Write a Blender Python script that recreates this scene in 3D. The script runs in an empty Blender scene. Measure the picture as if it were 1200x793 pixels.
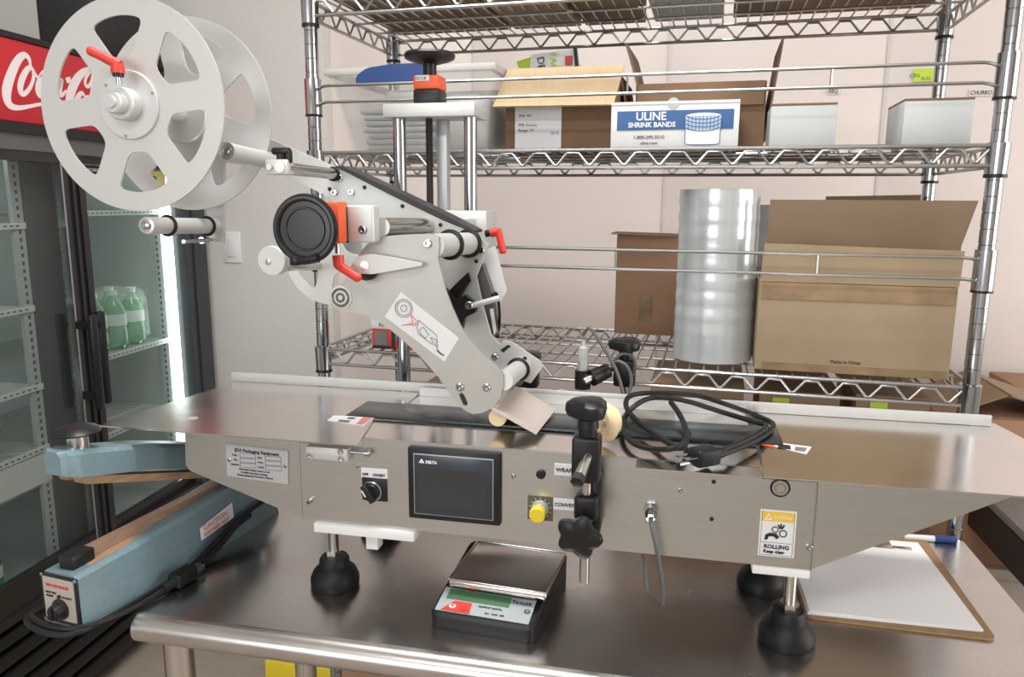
import bpy, bmesh, math, random
from mathutils import Vector, Matrix
from mathutils.geometry import tessellate_polygon
random.seed(7)
PI = math.pi
SC = bpy.context.scene
COL = SC.collection

# ---------------------------------------------------------------- camera
cd = bpy.data.cameras.new('camera'); cam = bpy.data.objects.new('camera', cd); COL.objects.link(cam)
cd.sensor_fit = 'HORIZONTAL'; cd.sensor_width = 36.0; cd.lens = 888 / 1200 * 36; cd.clip_start = 0.05
cam.matrix_world = Matrix.Translation((0, 0, 1.4400)) @ Matrix([[0.977909, -0.043011, 0.204558], [0.208949, 0.173728, -0.962371], [0.005855, 0.983854, 0.178878]]).to_4x4()
SC.camera = cam
# ---------------------------------------------------------------- world, lights, exposure
W = bpy.data.worlds.new('world'); SC.world = W; W.use_nodes = True
W.node_tree.nodes['Background'].inputs[0].default_value = (0.95, 0.97, 1.0, 1)
W.node_tree.nodes['Background'].inputs[1].default_value = 0.55
SC.view_settings.view_transform = 'Standard'; SC.view_settings.look = 'None'
SC.view_settings.exposure = 0.2; SC.view_settings.gamma = 1.0
try: SC.view_settings.use_curve_mapping = False
except Exception: pass
def area(name, loc, direction, sx, sy, power, col):
    l = bpy.data.lights.new(name, 'AREA'); l.shape = 'RECTANGLE'; l.size = sx; l.size_y = sy; l.energy = power; l.color = col
    o = bpy.data.objects.new(name, l); COL.objects.link(o); o.location = loc
    o.rotation_euler = Vector(direction).to_track_quat('-Z', 'Y').to_euler()
    return o
area('unseen_window_light', (3.35, 0.6, 1.7), (-1, 0, -0.1), 2.7, 1.7, 64, (1.0, 0.965, 0.92))
area('unseen_window_light', (-1.3, -2.6, 1.75), (0, 1, -0.1), 2.0, 1.3, 30, (0.97, 0.985, 1.0))  # added light from the front, set in an unseen window
area('added_ceiling_fill', (-0.3, 0.9, 2.86), (0, 0, -1), 1.2, 0.3, 27, (1.0, 0.985, 0.96))  # fill light for the ceiling panels, added out of view
area('added_ceiling_fill', (-0.3, -1.2, 2.86), (0, 0, -1), 1.2, 0.3, 27, (1.0, 0.985, 0.96))  # second added fill light, nearer the front wall

# ---------------------------------------------------------------- materials
def mat(name, col, rough=0.5, metal=0.0, var=0.0, scale=30.0, bump=0.0, stretch=None, spec=None, rvar=0.0, trans=0.0, alpha=1.0, emit=None, estr=0.0, col2=None, coat=0.0):
    m = bpy.data.materials.new(name); m.use_nodes = True
    nt = m.node_tree; b = nt.nodes['Principled BSDF']
    b.inputs['Base Color'].default_value = (*col, 1); b.inputs['Roughness'].default_value = rough; b.inputs['Metallic'].default_value = metal
    if spec is not None: b.inputs['Specular IOR Level'].default_value = spec
    if trans: b.inputs['Transmission Weight'].default_value = trans
    if coat: b.inputs['Coat Weight'].default_value = coat
    if alpha < 1: b.inputs['Alpha'].default_value = alpha
    if emit: b.inputs['Emission Color'].default_value = (*emit, 1); b.inputs['Emission Strength'].default_value = estr
    if var or bump or rvar or col2:
        tc = nt.nodes.new('ShaderNodeTexCoord'); mp = nt.nodes.new('ShaderNodeMapping'); nz = nt.nodes.new('ShaderNodeTexNoise')
        nt.links.new(tc.outputs['Object'], mp.inputs[0]); nt.links.new(mp.outputs[0], nz.inputs['Vector'])
        if stretch: mp.inputs['Scale'].default_value = stretch
        nz.inputs['Scale'].default_value = scale; nz.inputs['Detail'].default_value = 4
        if var or col2:
            r = nt.nodes.new('ShaderNodeValToRGB')
            lo = col2 if col2 else tuple(c * (1 - var) for c in col); hi = col if col2 else tuple(min(1, c * (1 + var)) for c in col)
            r.color_ramp.elements[0].position = 0.3; r.color_ramp.elements[1].position = 0.7
            r.color_ramp.elements[0].color = (*lo, 1); r.color_ramp.elements[1].color = (*hi, 1)
            nt.links.new(nz.outputs['Fac'], r.inputs[0]); nt.links.new(r.outputs[0], b.inputs['Base Color'])
        if rvar:
            mr = nt.nodes.new('ShaderNodeMapRange'); mr.inputs['To Min'].default_value = max(0.02, rough - rvar); mr.inputs['To Max'].default_value = rough + rvar
            nt.links.new(nz.outputs['Fac'], mr.inputs[0]); nt.links.new(mr.outputs[0], b.inputs['Roughness'])
        if bump:
            bp = nt.nodes.new('ShaderNodeBump'); bp.inputs['Strength'].default_value = bump; bp.inputs['Distance'].default_value = 0.002
            nt.links.new(nz.outputs['Fac'], bp.inputs['Height']); nt.links.new(bp.outputs[0], b.inputs['Normal'])
    return m
def glass_mat(name, tint, refl=0.12, rough=0.02):
    m = bpy.data.materials.new(name); m.use_nodes = True; nt = m.node_tree
    nt.nodes.remove(nt.nodes['Principled BSDF'])
    t = nt.nodes.new('ShaderNodeBsdfTransparent'); t.inputs[0].default_value = (*tint, 1)
    g = nt.nodes.new('ShaderNodeBsdfGlossy'); g.inputs['Roughness'].default_value = rough
    lw = nt.nodes.new('ShaderNodeFresnel'); lw.inputs[0].default_value = 1.5
    ge = nt.nodes.new('ShaderNodeNewGeometry'); iv = nt.nodes.new('ShaderNodeMath'); iv.operation = 'SUBTRACT'; iv.inputs[0].default_value = 1.0
    nt.links.new(ge.outputs['Backfacing'], iv.inputs[1]); mu = nt.nodes.new('ShaderNodeMath'); mu.operation = 'MULTIPLY'
    nt.links.new(iv.outputs[0], mu.inputs[0]); nt.links.new(lw.outputs[0], mu.inputs[1])
    mx = nt.nodes.new('ShaderNodeMixShader'); nt.links.new(mu.outputs[0], mx.inputs[0])
    nt.links.new(t.outputs[0], mx.inputs[1]); nt.links.new(g.outputs[0], mx.inputs[2])
    nt.links.new(mx.outputs[0], nt.nodes['Material Output'].inputs[0])
    return m
M = {}
M['steel'] = mat('brushed_steel', (0.575, 0.585, 0.58), 0.29, 1.0, var=0.045, scale=40, stretch=(0.5, 1, 26), rvar=0.03)
M['steel_top'] = mat('worn_steel_top', (0.64, 0.62, 0.605), 0.25, 1.0, col2=(0.52, 0.495, 0.48), scale=6, rvar=0.12, bump=0.03)
M['sheet'] = mat('polished_steel_sheet', (0.74, 0.71, 0.69), 0.17, 1.0, var=0.05, scale=9, rvar=0.06)
M['plate'] = mat('matte_steel_plate', (0.47, 0.46, 0.43), 0.48, 0.75, var=0.05, scale=18, bump=0.02)
M['alu'] = mat('anodised_aluminium', (0.62, 0.63, 0.62), 0.50, 0.55, var=0.02, scale=80)
M['reel'] = mat('white_anodised_disc', (0.60, 0.605, 0.59), 0.46, 0.45)
M['chrome'] = mat('chrome', (0.44, 0.455, 0.48), 0.15, 1.0)
M['wire'] = mat('chrome_wire', (0.43, 0.43, 0.43), 0.30, 1.0)
M['black'] = mat('black_plastic', (0.012, 0.012, 0.013), 0.36, spec=0.35)
M['rubber'] = mat('black_rubber', (0.010, 0.010, 0.011), 0.48, var=0.3, scale=90, spec=0.28)
M['belt'] = mat('belt_rubber', (0.020, 0.026, 0.029), 0.24)
M['red'] = mat('red_plastic', (0.66, 0.045, 0.03), 0.38)
M['orange'] = mat('orange_plastic', (0.75, 0.105, 0.03), 0.4)
M['cream'] = mat('cream_roller', (0.72, 0.58, 0.36), 0.6, var=0.1)
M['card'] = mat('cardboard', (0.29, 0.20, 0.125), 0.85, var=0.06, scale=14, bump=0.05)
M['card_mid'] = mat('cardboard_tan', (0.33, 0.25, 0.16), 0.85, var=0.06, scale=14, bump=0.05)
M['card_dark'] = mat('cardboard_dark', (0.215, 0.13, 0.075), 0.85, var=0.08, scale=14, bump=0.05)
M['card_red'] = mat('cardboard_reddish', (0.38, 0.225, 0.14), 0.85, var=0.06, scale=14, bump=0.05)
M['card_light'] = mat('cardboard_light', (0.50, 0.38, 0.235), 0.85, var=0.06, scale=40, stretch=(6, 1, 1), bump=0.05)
M['tape'] = mat('packing_tape', (0.28, 0.19, 0.105), 0.16, var=0.2, scale=25, bump=0.15, coat=0.4)
M['white'] = mat('white_card', (0.78, 0.79, 0.78), 0.6)
M['greybox'] = mat('pale_grey_card', (0.52, 0.545, 0.55), 0.6)
M['paper'] = mat('white_paper', (0.86, 0.86, 0.89), 0.8)
M['label'] = mat('label_white', (0.74, 0.75, 0.76), 0.45)
M['plaque'] = mat('nameplate_metal', (0.50, 0.51, 0.53), 0.4, 0.4)
M['ink'] = mat('black_ink', (0.015, 0.015, 0.016), 0.6)
M['greyink'] = mat('grey_ink', (0.16, 0.16, 0.17), 0.6)
M['glossblack'] = mat('gloss_black_plastic', (0.012, 0.012, 0.013), 0.2, spec=0.5)
M['paleblue'] = mat('pale_blue_print', (0.42, 0.55, 0.72), 0.5)
M['pinkink'] = mat('faded_red_print', (0.62, 0.24, 0.21), 0.6)
M['redink'] = mat('red_ink', (0.6, 0.06, 0.05), 0.6)
M['bluebox'] = mat('blue_print', (0.035, 0.115, 0.30), 0.5)
M['whiteink'] = mat('white_ink', (0.85, 0.85, 0.85), 0.5)
M['yellow'] = mat('yellow_plastic', (0.80, 0.62, 0.03), 0.4)
M['yellowink'] = mat('yellow_print', (0.80, 0.52, 0.05), 0.5)
M['yellowpaper'] = mat('pale_yellow_paper', (0.58, 0.52, 0.20), 0.6)
M['greentag'] = mat('green_tag', (0.50, 0.70, 0.06), 0.6)
M['sealer'] = mat('blue_hammered_enamel', (0.160, 0.240, 0.275), 0.30, var=0.08, scale=160, bump=0.03)
M['wood'] = mat('light_wood', (0.40, 0.25, 0.14), 0.6, var=0.2, scale=12, stretch=(2, 14, 14))
M['ptfe'] = mat('brown_ptfe_tape', (0.34, 0.22, 0.15), 0.4, var=0.15, scale=20, stretch=(2, 10, 10))
M['coke'] = mat('header_red', (0.52, 0.012, 0.024), 0.35)
M['cokewhite'] = mat('header_white', (0.86, 0.78, 0.78), 0.5)
M['frameblk'] = mat('black_door_frame', (0.016, 0.016, 0.018), 0.30)
M['slate'] = mat('dark_slate_post', (0.035, 0.04, 0.048), 0.32)
M['fridgein'] = mat('fridge_interior', (0.50, 0.54, 0.52), 0.45)
M['fridgegrey'] = mat('fridge_grey_trim', (0.10, 0.105, 0.105), 0.4)
M['fridgewhite'] = mat('fridge_white_shelf', (0.62, 0.65, 0.64), 0.4)
M['pilaster'] = mat('perforated_strip', (0.44, 0.47, 0.46), 0.4)
M['led'] = mat('led_strip', (1, 1, 1), 0.5, emit=(0.9, 1.0, 0.97), estr=7.0)
M['doorglass'] = glass_mat('door_glass', (0.86, 0.89, 0.88))
M['clearplastic'] = glass_mat('clear_plastic_sheet', (0.92, 0.92, 0.91), rough=0.15)
M['greenbottle'] = mat('green_bottle', (0.05, 0.33, 0.13), 0.12, var=0.3, scale=30, coat=0.4)
M['wrap'] = mat('milky_wrap', (0.62, 0.74, 0.66), 0.25, alpha=0.28, var=0.1, scale=40, bump=0.5)
M['bagwhite'] = mat('white_plastic_bag', (0.66, 0.67, 0.66), 0.35, var=0.1, scale=20, bump=0.6)
M['baggrey'] = mat('stacked_film_bags', (0.42, 0.44, 0.45), 0.3, var=0.18, scale=30, stretch=(1, 1, 8), bump=0.4)
M['bin'] = mat('frosted_bin', (0.70, 0.70, 0.68), 0.25, alpha=0.22, var=0.05, scale=8)
M['binedge'] = mat('frosted_bin_rim', (0.66, 0.66, 0.64), 0.3, alpha=0.5)
M['bluelid'] = mat('blue_handle', (0.02, 0.055, 0.19), 0.35)
M['wallgrey'] = mat('wall_grey', (0.66, 0.645, 0.62), 0.8, var=0.025, scale=60, bump=0.15)
M['wallpink'] = mat('wall_panel', (0.74, 0.665, 0.635), 0.42, var=0.01, scale=3)
M['seam'] = mat('panel_seam', (0.62, 0.57, 0.55), 0.5)
M['floor'] = mat('concrete_floor', (0.34, 0.285, 0.235), 0.6, var=0.09, scale=22, bump=0.1)
M['ceiling'] = mat('ceiling_white', (0.72, 0.71, 0.69), 0.9)
M['roomwall'] = mat('far_room_wall', (0.68, 0.67, 0.65), 0.85)
M['added_lamp'] = mat('added_lamp_panel', (1, 1, 1), 0.5, emit=(1.0, 0.97, 0.92), estr=3.0)  # glow of the added ceiling panels
M['screen'] = mat('dark_screen', (0.030, 0.040, 0.054), 0.18)
M['screen2'] = mat('display_window', (0.040, 0.040, 0.046), 0.14)
M['bezelline'] = mat('bezel_line', (0.30, 0.33, 0.35), 0.4)
M['lcd'] = mat('green_lcd', (0.075, 0.175, 0.085), 0.3)
M['keypad'] = mat('grey_keypad', (0.36, 0.40, 0.42), 0.4)
M['hardboard'] = mat('hardboard', (0.30, 0.185, 0.095), 0.6, var=0.12, scale=60)
M['panelface'] = mat('dial_panel', (0.52, 0.49, 0.44), 0.4, 0.3)
M['olive'] = mat('olive_plate', (0.10, 0.10, 0.055), 0.5)
M['cable'] = mat('grey_cable', (0.10, 0.10, 0.10), 0.45)
M['steelrod'] = mat('steel_rod', (0.62, 0.60, 0.57), 0.22, 1.0)
M['darkmetal'] = mat('dark_threaded_steel', (0.17, 0.16, 0.15), 0.4, 0.8)
M['blackedge'] = mat('black_edge_strip', (0.03, 0.03, 0.031), 0.5)
M['peel'] = mat('bead_blasted_plate', (0.60, 0.535, 0.49), 0.5, 0.45, var=0.03, scale=50)
M['foil'] = mat('silver_foil_bag', (0.62, 0.61, 0.58), 0.3, 0.3, var=0.1, scale=18, bump=0.4)
M['bagblack'] = mat('black_fabric', (0.022, 0.021, 0.022), 0.8, var=0.2, scale=60)
M['gold'] = mat('olive_gold_trim', (0.17, 0.13, 0.04), 0.5)
M['fridgefloor'] = mat('fridge_floor', (0.28, 0.285, 0.28), 0.4)
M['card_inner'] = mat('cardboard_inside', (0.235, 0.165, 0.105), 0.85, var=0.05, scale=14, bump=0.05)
M['beige'] = mat('beige_laminate', (0.64, 0.56, 0.46), 0.6, var=0.05, scale=8)
M['greytop'] = mat('grey_laminate', (0.21, 0.20, 0.19), 0.5, var=0.15, scale=80)
def film_material():
    m = mat('stretch_film', (0.60, 0.64, 0.65), 0.22, 0.35, var=0.12, scale=5, stretch=(6, 6, 0.4), bump=0.03, coat=0.5)
    return m
M['film'] = film_material()
M['filmend'] = mat('film_end', (0.35, 0.36, 0.36), 0.4)
M['core'] = mat('paper_core', (0.30, 0.22, 0.14), 0.8)

# ---------------------------------------------------------------- builders
class Frame:
    def __init__(s, o, rz): s.o = Vector(o); s.rz = rz
FW = Frame((0, 0, 0), 0.0)
(_o, _r) = ((-0.6979, 1.4160, 0.0), -0.05003); FS = Frame(_o, _r)
(_o, _r) = ((-1.6000, 1.5000, 0.0), 1.62141); FF = Frame(_o, _r)
(_o, _r) = ((-0.2980, 0.8830, 0.0), -0.06981); FK = Frame(_o, _r)
(_o, _r) = ((-0.7375, 0.7752, 0.0), 1.43346); FI = Frame(_o, _r)
(_o, _r) = ((0.1960, 1.0140, 0.0), 0.00000); FC = Frame(_o, _r)
class Root:
    pass
def thing(name, label, cat, base, frame=FW, group=None, kind=None):
    o = bpy.data.objects.new(name, None); COL.objects.link(o); o.empty_display_size = 0.05
    b = Vector(base)
    o.location = frame.o + Matrix.Rotation(frame.rz, 3, 'Z') @ b; o.rotation_euler = (0, 0, frame.rz)
    if label: o['label'] = label
    if cat: o['category'] = cat
    if group: o['group'] = group
    if kind: o['kind'] = kind
    r = Root(); r.o = o; r.b = b; r.single = False
    return r
class MB:
    def __init__(s): s.bm = bmesh.new()
    def _xf(s, verts, mtx):
        bmesh.ops.transform(s.bm, matrix=mtx, verts=verts)
    def box(s, c0, c1, bev=0.0, rot=None, seg=2):
        a = Vector(c0); b = Vector(c1); c = (a + b) / 2; d = b - a
        r = bmesh.ops.create_cube(s.bm, size=1.0); vs = r['verts']
        s._xf(vs, Matrix.Diagonal((abs(d.x), abs(d.y), abs(d.z), 1)))
        if bev:
            es = list({e for v in vs for e in v.link_edges})
            q = bmesh.ops.bevel(s.bm, geom=es, offset=bev, segments=seg, affect='EDGES', profile=0.5)
            vs = list({v for f in q['faces'] for v in f.verts} | {v for v in vs if v.is_valid})
        mt = Matrix.Translation(c)
        if rot is not None: mt = mt @ rot.to_4x4()
        s._xf(vs, mt); return s
    def cyl(s, p0, p1, r, r1=None, seg=20, caps=True):
        p0 = Vector(p0); p1 = Vector(p1); d = p1 - p0; r1 = r if r1 is None else r1
        q = d.to_track_quat('Z', 'Y').to_matrix()
        ra = []; rb = []
        for i in range(seg):
            a = 2 * PI * i / seg; v = Vector((math.cos(a), math.sin(a), 0))
            ra.append(s.bm.verts.new(p0 + q @ (v * r))); rb.append(s.bm.verts.new(p1 + q @ (v * r1)))
        for i in range(seg):
            j = (i + 1) % seg; s.bm.faces.new((ra[i], ra[j], rb[j], rb[i]))
        if caps: s.bm.faces.new(ra[::-1]); s.bm.faces.new(rb)
        return s
    def lathe(s, p0, axis, prof, seg=32):
        # prof: list of (radius, height along axis)
        p0 = Vector(p0); q = Vector(axis).to_track_quat('Z', 'Y').to_matrix(); rings = []
        for (r, h) in prof:
            if r < 1e-6: rings.append([s.bm.verts.new(p0 + q @ Vector((0, 0, h)))])
            else: rings.append([s.bm.verts.new(p0 + q @ Vector((r * math.cos(2 * PI * i / seg), r * math.sin(2 * PI * i / seg), h))) for i in range(seg)])
        for A, B in zip(rings, rings[1:]):
            for i in range(seg):
                j = (i + 1) % seg
                if len(A) == 1 and len(B) == 1: continue
                if len(A) == 1: s.bm.faces.new((A[0], B[j], B[i]))
                elif len(B) == 1: s.bm.faces.new((A[i], A[j], B[0]))
                else: s.bm.faces.new((A[i], A[j], B[j], B[i]))
        if len(rings[0]) > 1: s.bm.faces.new(rings[0][::-1])
        if len(rings[-1]) > 1: s.bm.faces.new(rings[-1])
        return s
    def torus(s, c, axis, R, r, seg=32, rs=10):
        q = Vector(axis).to_track_quat('Z', 'Y').to_matrix(); c = Vector(c); g = []
        for i in range(seg):
            a = 2 * PI * i / seg; row = []
            for k in range(rs):
                b = 2 * PI * k / rs; rr = R + r * math.cos(b)
                row.append(s.bm.verts.new(c + q @ Vector((rr * math.cos(a), rr * math.sin(a), r * math.sin(b)))))
            g.append(row)
        for i in range(seg):
            for k in range(rs):
                s.bm.faces.new((g[i][k], g[(i + 1) % seg][k], g[(i + 1) % seg][(k + 1) % rs], g[i][(k + 1) % rs]))
        return s
    def tube(s, pts, r, seg=8, smooth=0, closed=False):
        pts = [Vector(p) for p in pts]
        for _ in range(smooth):
            if isinstance(r, (list, tuple)):
                q = [r[0]]
                for a, b in zip(r, r[1:]): q += [a * 0.75 + b * 0.25, a * 0.25 + b * 0.75]
                r = q + [r[-1]]
            n = [pts[0]]
            for a, b in zip(pts, pts[1:]): n += [a * 0.75 + b * 0.25, a * 0.25 + b * 0.75]
            n.append(pts[-1]); pts = n
        rings = []; up = None
        for i, p in enumerate(pts):
            t = (pts[min(i + 1, len(pts) - 1)] - pts[max(i - 1, 0)]).normalized()
            if up is None:
                up = Vector((0, 0, 1)) if abs(t.z) < 0.9 else Vector((1, 0, 0))
            x = up.cross(t)
            if x.length < 1e-5: x = Vector((1, 0, 0)).cross(t)
            x.normalize(); up = t.cross(x).normalized()
            rr = r[i] if isinstance(r, (list, tuple)) else r
            rings.append([s.bm.verts.new(p + (x * math.cos(2 * PI * k / seg) + up * math.sin(2 * PI * k / seg)) * rr) for k in range(seg)])
        for A, B in zip(rings, rings[1:]):
            for k in range(seg):
                j = (k + 1) % seg; s.bm.faces.new((A[k], A[j], B[j], B[k]))
        s.bm.faces.new(rings[0][::-1]); s.bm.faces.new(rings[-1])
        return s
    def prism(s, outs, a0, a1, axis='y', mtx=None):
        # outs: outline (2D list) or list of outlines (first outer, rest holes); extruded along axis from a0 to a1
        if not isinstance(outs[0][0], (list, tuple)): outs = [outs]
        def P(p, a):
            if axis == 'y': v = Vector((p[0], a, p[1]))
            elif axis == 'x': v = Vector((a, p[0], p[1]))
            else: v = Vector((p[0], p[1], a))
            return mtx @ v if mtx is not None else v
        tri = tessellate_polygon([[Vector((p[0], p[1], 0)) for p in o] for o in outs])
        flat = [p for o in outs for p in o]
        f = [s.bm.verts.new(P(p, a0)) for p in flat]; b = [s.bm.verts.new(P(p, a1)) for p in flat]
        for t in tri:
            try: s.bm.faces.new([f[i] for i in t]); s.bm.faces.new([b[i] for i in reversed(t)])
            except ValueError: pass
        k = 0
        for o in outs:
            n = len(o)
            for i in range(n):
                j = (i + 1) % n
                try: s.bm.faces.new((f[k + i], f[k + j], b[k + j], b[k + i]))
                except ValueError: pass
            k += n
        return s
    def quad(s, pts, th=0.0006):
        # thin slab from four corner points (thickness along its normal)
        p = [Vector(q) for q in pts]; n = (p[1] - p[0]).cross(p[3] - p[0]).normalized() * th
        a = [s.bm.verts.new(q) for q in p]; b = [s.bm.verts.new(q + n) for q in p]
        s.bm.faces.new(a[::-1]); s.bm.faces.new(b)
        for i in range(4): s.bm.faces.new((a[i], a[(i + 1) % 4], b[(i + 1) % 4], b[i]))
        return s
    def sphere(s, c, r, scale=(1, 1, 1), u=16, v=10):
        q = bmesh.ops.create_uvsphere(s.bm, u_segments=u, v_segments=v, radius=r)
        s._xf(q['verts'], Matrix.Translation(Vector(c)) @ Matrix.Diagonal((*scale, 1))); return s
    def build(s, name, m, parent=None, label=None, kind=None, smooth=35):
        bmesh.ops.recalc_face_normals(s.bm, faces=s.bm.faces[:])
        root, par = None, None
        if parent is not None:
            root = parent if isinstance(parent, Root) else parent[0]
            par = root.o if isinstance(parent, Root) else parent[1]
            bmesh.ops.translate(s.bm, verts=s.bm.verts[:], vec=-root.b)
        me = bpy.data.meshes.new(name); s.bm.to_mesh(me); s.bm.free()
        if smooth:
            me.polygons.foreach_set('use_smooth', [True] * len(me.polygons))
            me.set_sharp_from_angle(angle=math.radians(smooth))
        me.materials.append(M[m] if isinstance(m, str) else m)
        o = bpy.data.objects.new(name, me); COL.objects.link(o)
        if par is not None: o.parent = par
        if label: o['label'] = label
        if kind: o['kind'] = kind
        return (root, o)
def copy_part(src, par, off=(0, 0, 0)):
    # copy of a part sharing its mesh, shifted in the thing's own axes
    root, o = src; c = o.copy(); COL.objects.link(c); c.parent = par[1] if isinstance(par, tuple) else par.o
    c.location = Vector(o.location) + Vector(off)
    return (root, c)
def struct(name, mb, m, **k):
    r = mb.build(name, m, None, kind='structure', **k); return r
def text(s, size, m, parent, org, xd=(1, 0, 0), yd=(0, 0, 1), name='lettering', align='LEFT', sx=1.0, depth=0.0004, bold=0.0, shear=0.0):
    # flat lettering standing 0.4 mm proud; org is the baseline start, xd / yd the reading and up directions
    items = s if isinstance(s, list) else [(s, size, org, align)]
    mb = MB()
    xd = Vector(xd).normalized(); yd = Vector(yd).normalized(); zd = xd.cross(yd)
    for (t, sz, og, al) in items:
        cu = bpy.data.curves.new('t', 'FONT'); cu.body = t; cu.size = sz; cu.align_x = al; cu.extrude = depth; cu.offset = bold; cu.shear = shear; cu.resolution_u = 3
        ob = bpy.data.objects.new('t', cu); COL.objects.link(ob)
        dg = bpy.context.evaluated_depsgraph_get(); me = bpy.data.meshes.new_from_object(ob.evaluated_get(dg))
        me.transform(Matrix(((xd.x * sx, yd.x, zd.x, og[0]), (xd.y * sx, yd.y, zd.y, og[1]), (xd.z * sx, yd.z, zd.z, og[2]), (0, 0, 0, 1))))
        mb.bm.from_mesh(me); bpy.data.objects.remove(ob); bpy.data.curves.remove(cu); bpy.data.meshes.remove(me)
    return mb.build(name, m, parent, smooth=0)
def rect(x0, x1, z0, z1): return [(x0, z0), (x1, z0), (x1, z1), (x0, z1)]
def circ(cx, cy, r, n=24, a0=0.0, a1=2 * PI): return [(cx + r * math.cos(a0 + (a1 - a0) * i / n), cy + r * math.sin(a0 + (a1 - a0) * i / n)) for i in range(n)]
def roundpoly(pts, rad, n=4):
    # rounds the corners of an outline
    out = []; k = len(pts)
    for i in range(k):
        p = Vector(pts[i]); a = Vector(pts[i - 1]); b = Vector(pts[(i + 1) % k])
        da = (a - p); db = (b - p); r = min(rad, da.length * 0.45, db.length * 0.45)
        q0 = p + da.normalized() * r; q1 = p + db.normalized() * r
        for t in range(n + 1):
            u = t / n; w = q0 * (1 - u) ** 2 + p * 2 * u * (1 - u) + q1 * u * u; out.append((w.x, w.y))
    return out
def ribbon(mb, pts, widths, y, th, axis='y', steps=3):
    # pen stroke: flat band of varying width along a smoothed 2D path
    P = [Vector(p) for p in pts]; Wd = list(widths)
    for _ in range(steps):
        n = [P[0]]; w = [Wd[0]]
        for i in range(len(P) - 1):
            n += [P[i] * 0.75 + P[i + 1] * 0.25, P[i] * 0.25 + P[i + 1] * 0.75]; w += [Wd[i] * 0.75 + Wd[i + 1] * 0.25, Wd[i] * 0.25 + Wd[i + 1] * 0.75]
        n.append(P[-1]); w.append(Wd[-1]); P, Wd = n, w
    L = []; R = []
    for i, p in enumerate(P):
        t = P[min(i + 1, len(P) - 1)] - P[max(i - 1, 0)]
        if t.length < 1e-9: t = Vector((1, 0))
        t.normalize(); nrm = Vector((-t.y, t.x)) * (Wd[i] / 2); L.append(p + nrm); R.append(p - nrm)
    va = [mb.bm.verts.new((q.x, y, q.y)) for q in L]; vb = [mb.bm.verts.new((q.x, y, q.y)) for q in R]
    vc = [mb.bm.verts.new((q.x, y + th, q.y)) for q in L]; vd = [mb.bm.verts.new((q.x, y + th, q.y)) for q in R]
    for i in range(len(P) - 1):
        mb.bm.faces.new((va[i], va[i + 1], vb[i + 1], vb[i])); mb.bm.faces.new((va[i], vc[i], vc[i + 1], va[i + 1])); mb.bm.faces.new((vb[i + 1], vd[i + 1], vd[i], vb[i]))
def bolt(mb, x, y, z, r=0.005, h=0.003):
    # socket screw head facing -y with a recessed hex
    mb.lathe((x, y, z), (0, -1, 0), [(r, 0), (r, h * 0.8), (r * 0.85, h), (r * 0.5, h), (r * 0.45, h * 0.35), (0, h * 0.35)], 14)

# ---------------------------------------------------------------- the room
struct('floor', MB().box((-3.3, -2.7, -0.05), (3.5, 2.75, 0.0)), 'floor')
struct('ceiling', MB().box((-3.3, -2.7, 2.95), (3.5, 2.75, 3.0)), 'ceiling')
wb = struct('wall_back', MB().box((-1.165, 2.506, 0.0), (3.5, 2.56, 2.95)), 'seam')
xs = [-1.165] + [-0.665 + 0.626 * i for i in range(7)] + [3.44]
for xa, xb in zip(xs, xs[1:]):
    o = MB().box((xa + (0.002 if xa > -1.1 else 0), 2.500, 0.0), (xb - 0.002, 2.5055, 2.95), 0.0012).build('wall_panel', 'wallpink', None)[1]
    o.parent = wb[1]
for xa in xs[1:-1]:
    o = MB().box((xa - 0.006, 2.4978, 0.0), (xa + 0.006, 2.4999, 2.95), 0.0006).build('seam_strip', 'seam', None)[1]
    o.parent = wb[1]
struct('wall_left', MB().box((-3.3, 2.45, 0.0), (-1.165, 2.56, 2.95)), 'wallgrey')
struct('wall_side', MB().box((-3.3, -2.7, 0.0), (-3.24, 2.45, 2.95)), 'roomwall')
struct('wall_front', MB().box((-3.24, -2.7, 0.0), (-2.35, -2.64, 2.95)).box((-0.25, -2.7, 0.0), (3.44, -2.64, 2.95)).box((-2.35, -2.7, 0.0), (-0.25, -2.64, 1.05)).box((-2.35, -2.7, 2.45), (-0.25, -2.64, 2.95)), 'roomwall')
struct('added_window', MB().box((-2.35, -2.69, 1.05), (-2.30, -2.645, 2.45)).box((-0.30, -2.69, 1.05), (-0.25, -2.645, 2.45)).box((-2.30, -2.69, 1.05), (-0.30, -2.645, 1.10)).box((-2.30, -2.69, 2.40), (-0.30, -2.645, 2.45)), 'white')  # window behind the camera, out of view, added for frontal light
struct('wall_right', MB().box((3.44, -2.7, 0.0), (3.5, -0.8, 2.95)).box((3.44, 2.0, 0.0), (3.5, 2.5, 2.95)).box((3.44, -0.8, 0.0), (3.5, 2.0, 0.8)).box((3.44, -0.8, 2.6), (3.5, 2.0, 2.95)), 'roomwall')
mb = MB()
for (a, b, c, d) in ((-0.8, -0.75, 0.8, 2.6), (1.95, 2.0, 0.8, 2.6), (0.575, 0.625, 0.8, 2.6), (-0.75, 1.95, 0.8, 0.85), (-0.75, 1.95, 2.55, 2.6)):
    mb.box((3.43, a, c), (3.49, b, d))
struct('window_1', mb, 'white')
for yy in (0.9, -1.2):  # light panels out of view, added to brighten the room
    t = thing('added_ceiling_light', 'added unseen ceiling light panel ' + ('over the worktable' if yy > 0 else 'nearer the front wall'), 'light', (-0.3, yy, 2.9), group='added ceiling light panels')
    MB().box((-0.95, yy - 0.2, 2.875), (0.35, yy + 0.2, 2.95)).build('added_lamp_housing', 'white', t)
    MB().box((-0.9, yy - 0.15, 2.870), (0.30, yy + 0.15, 2.876)).build('added_diffuser', 'added_lamp', t)

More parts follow.
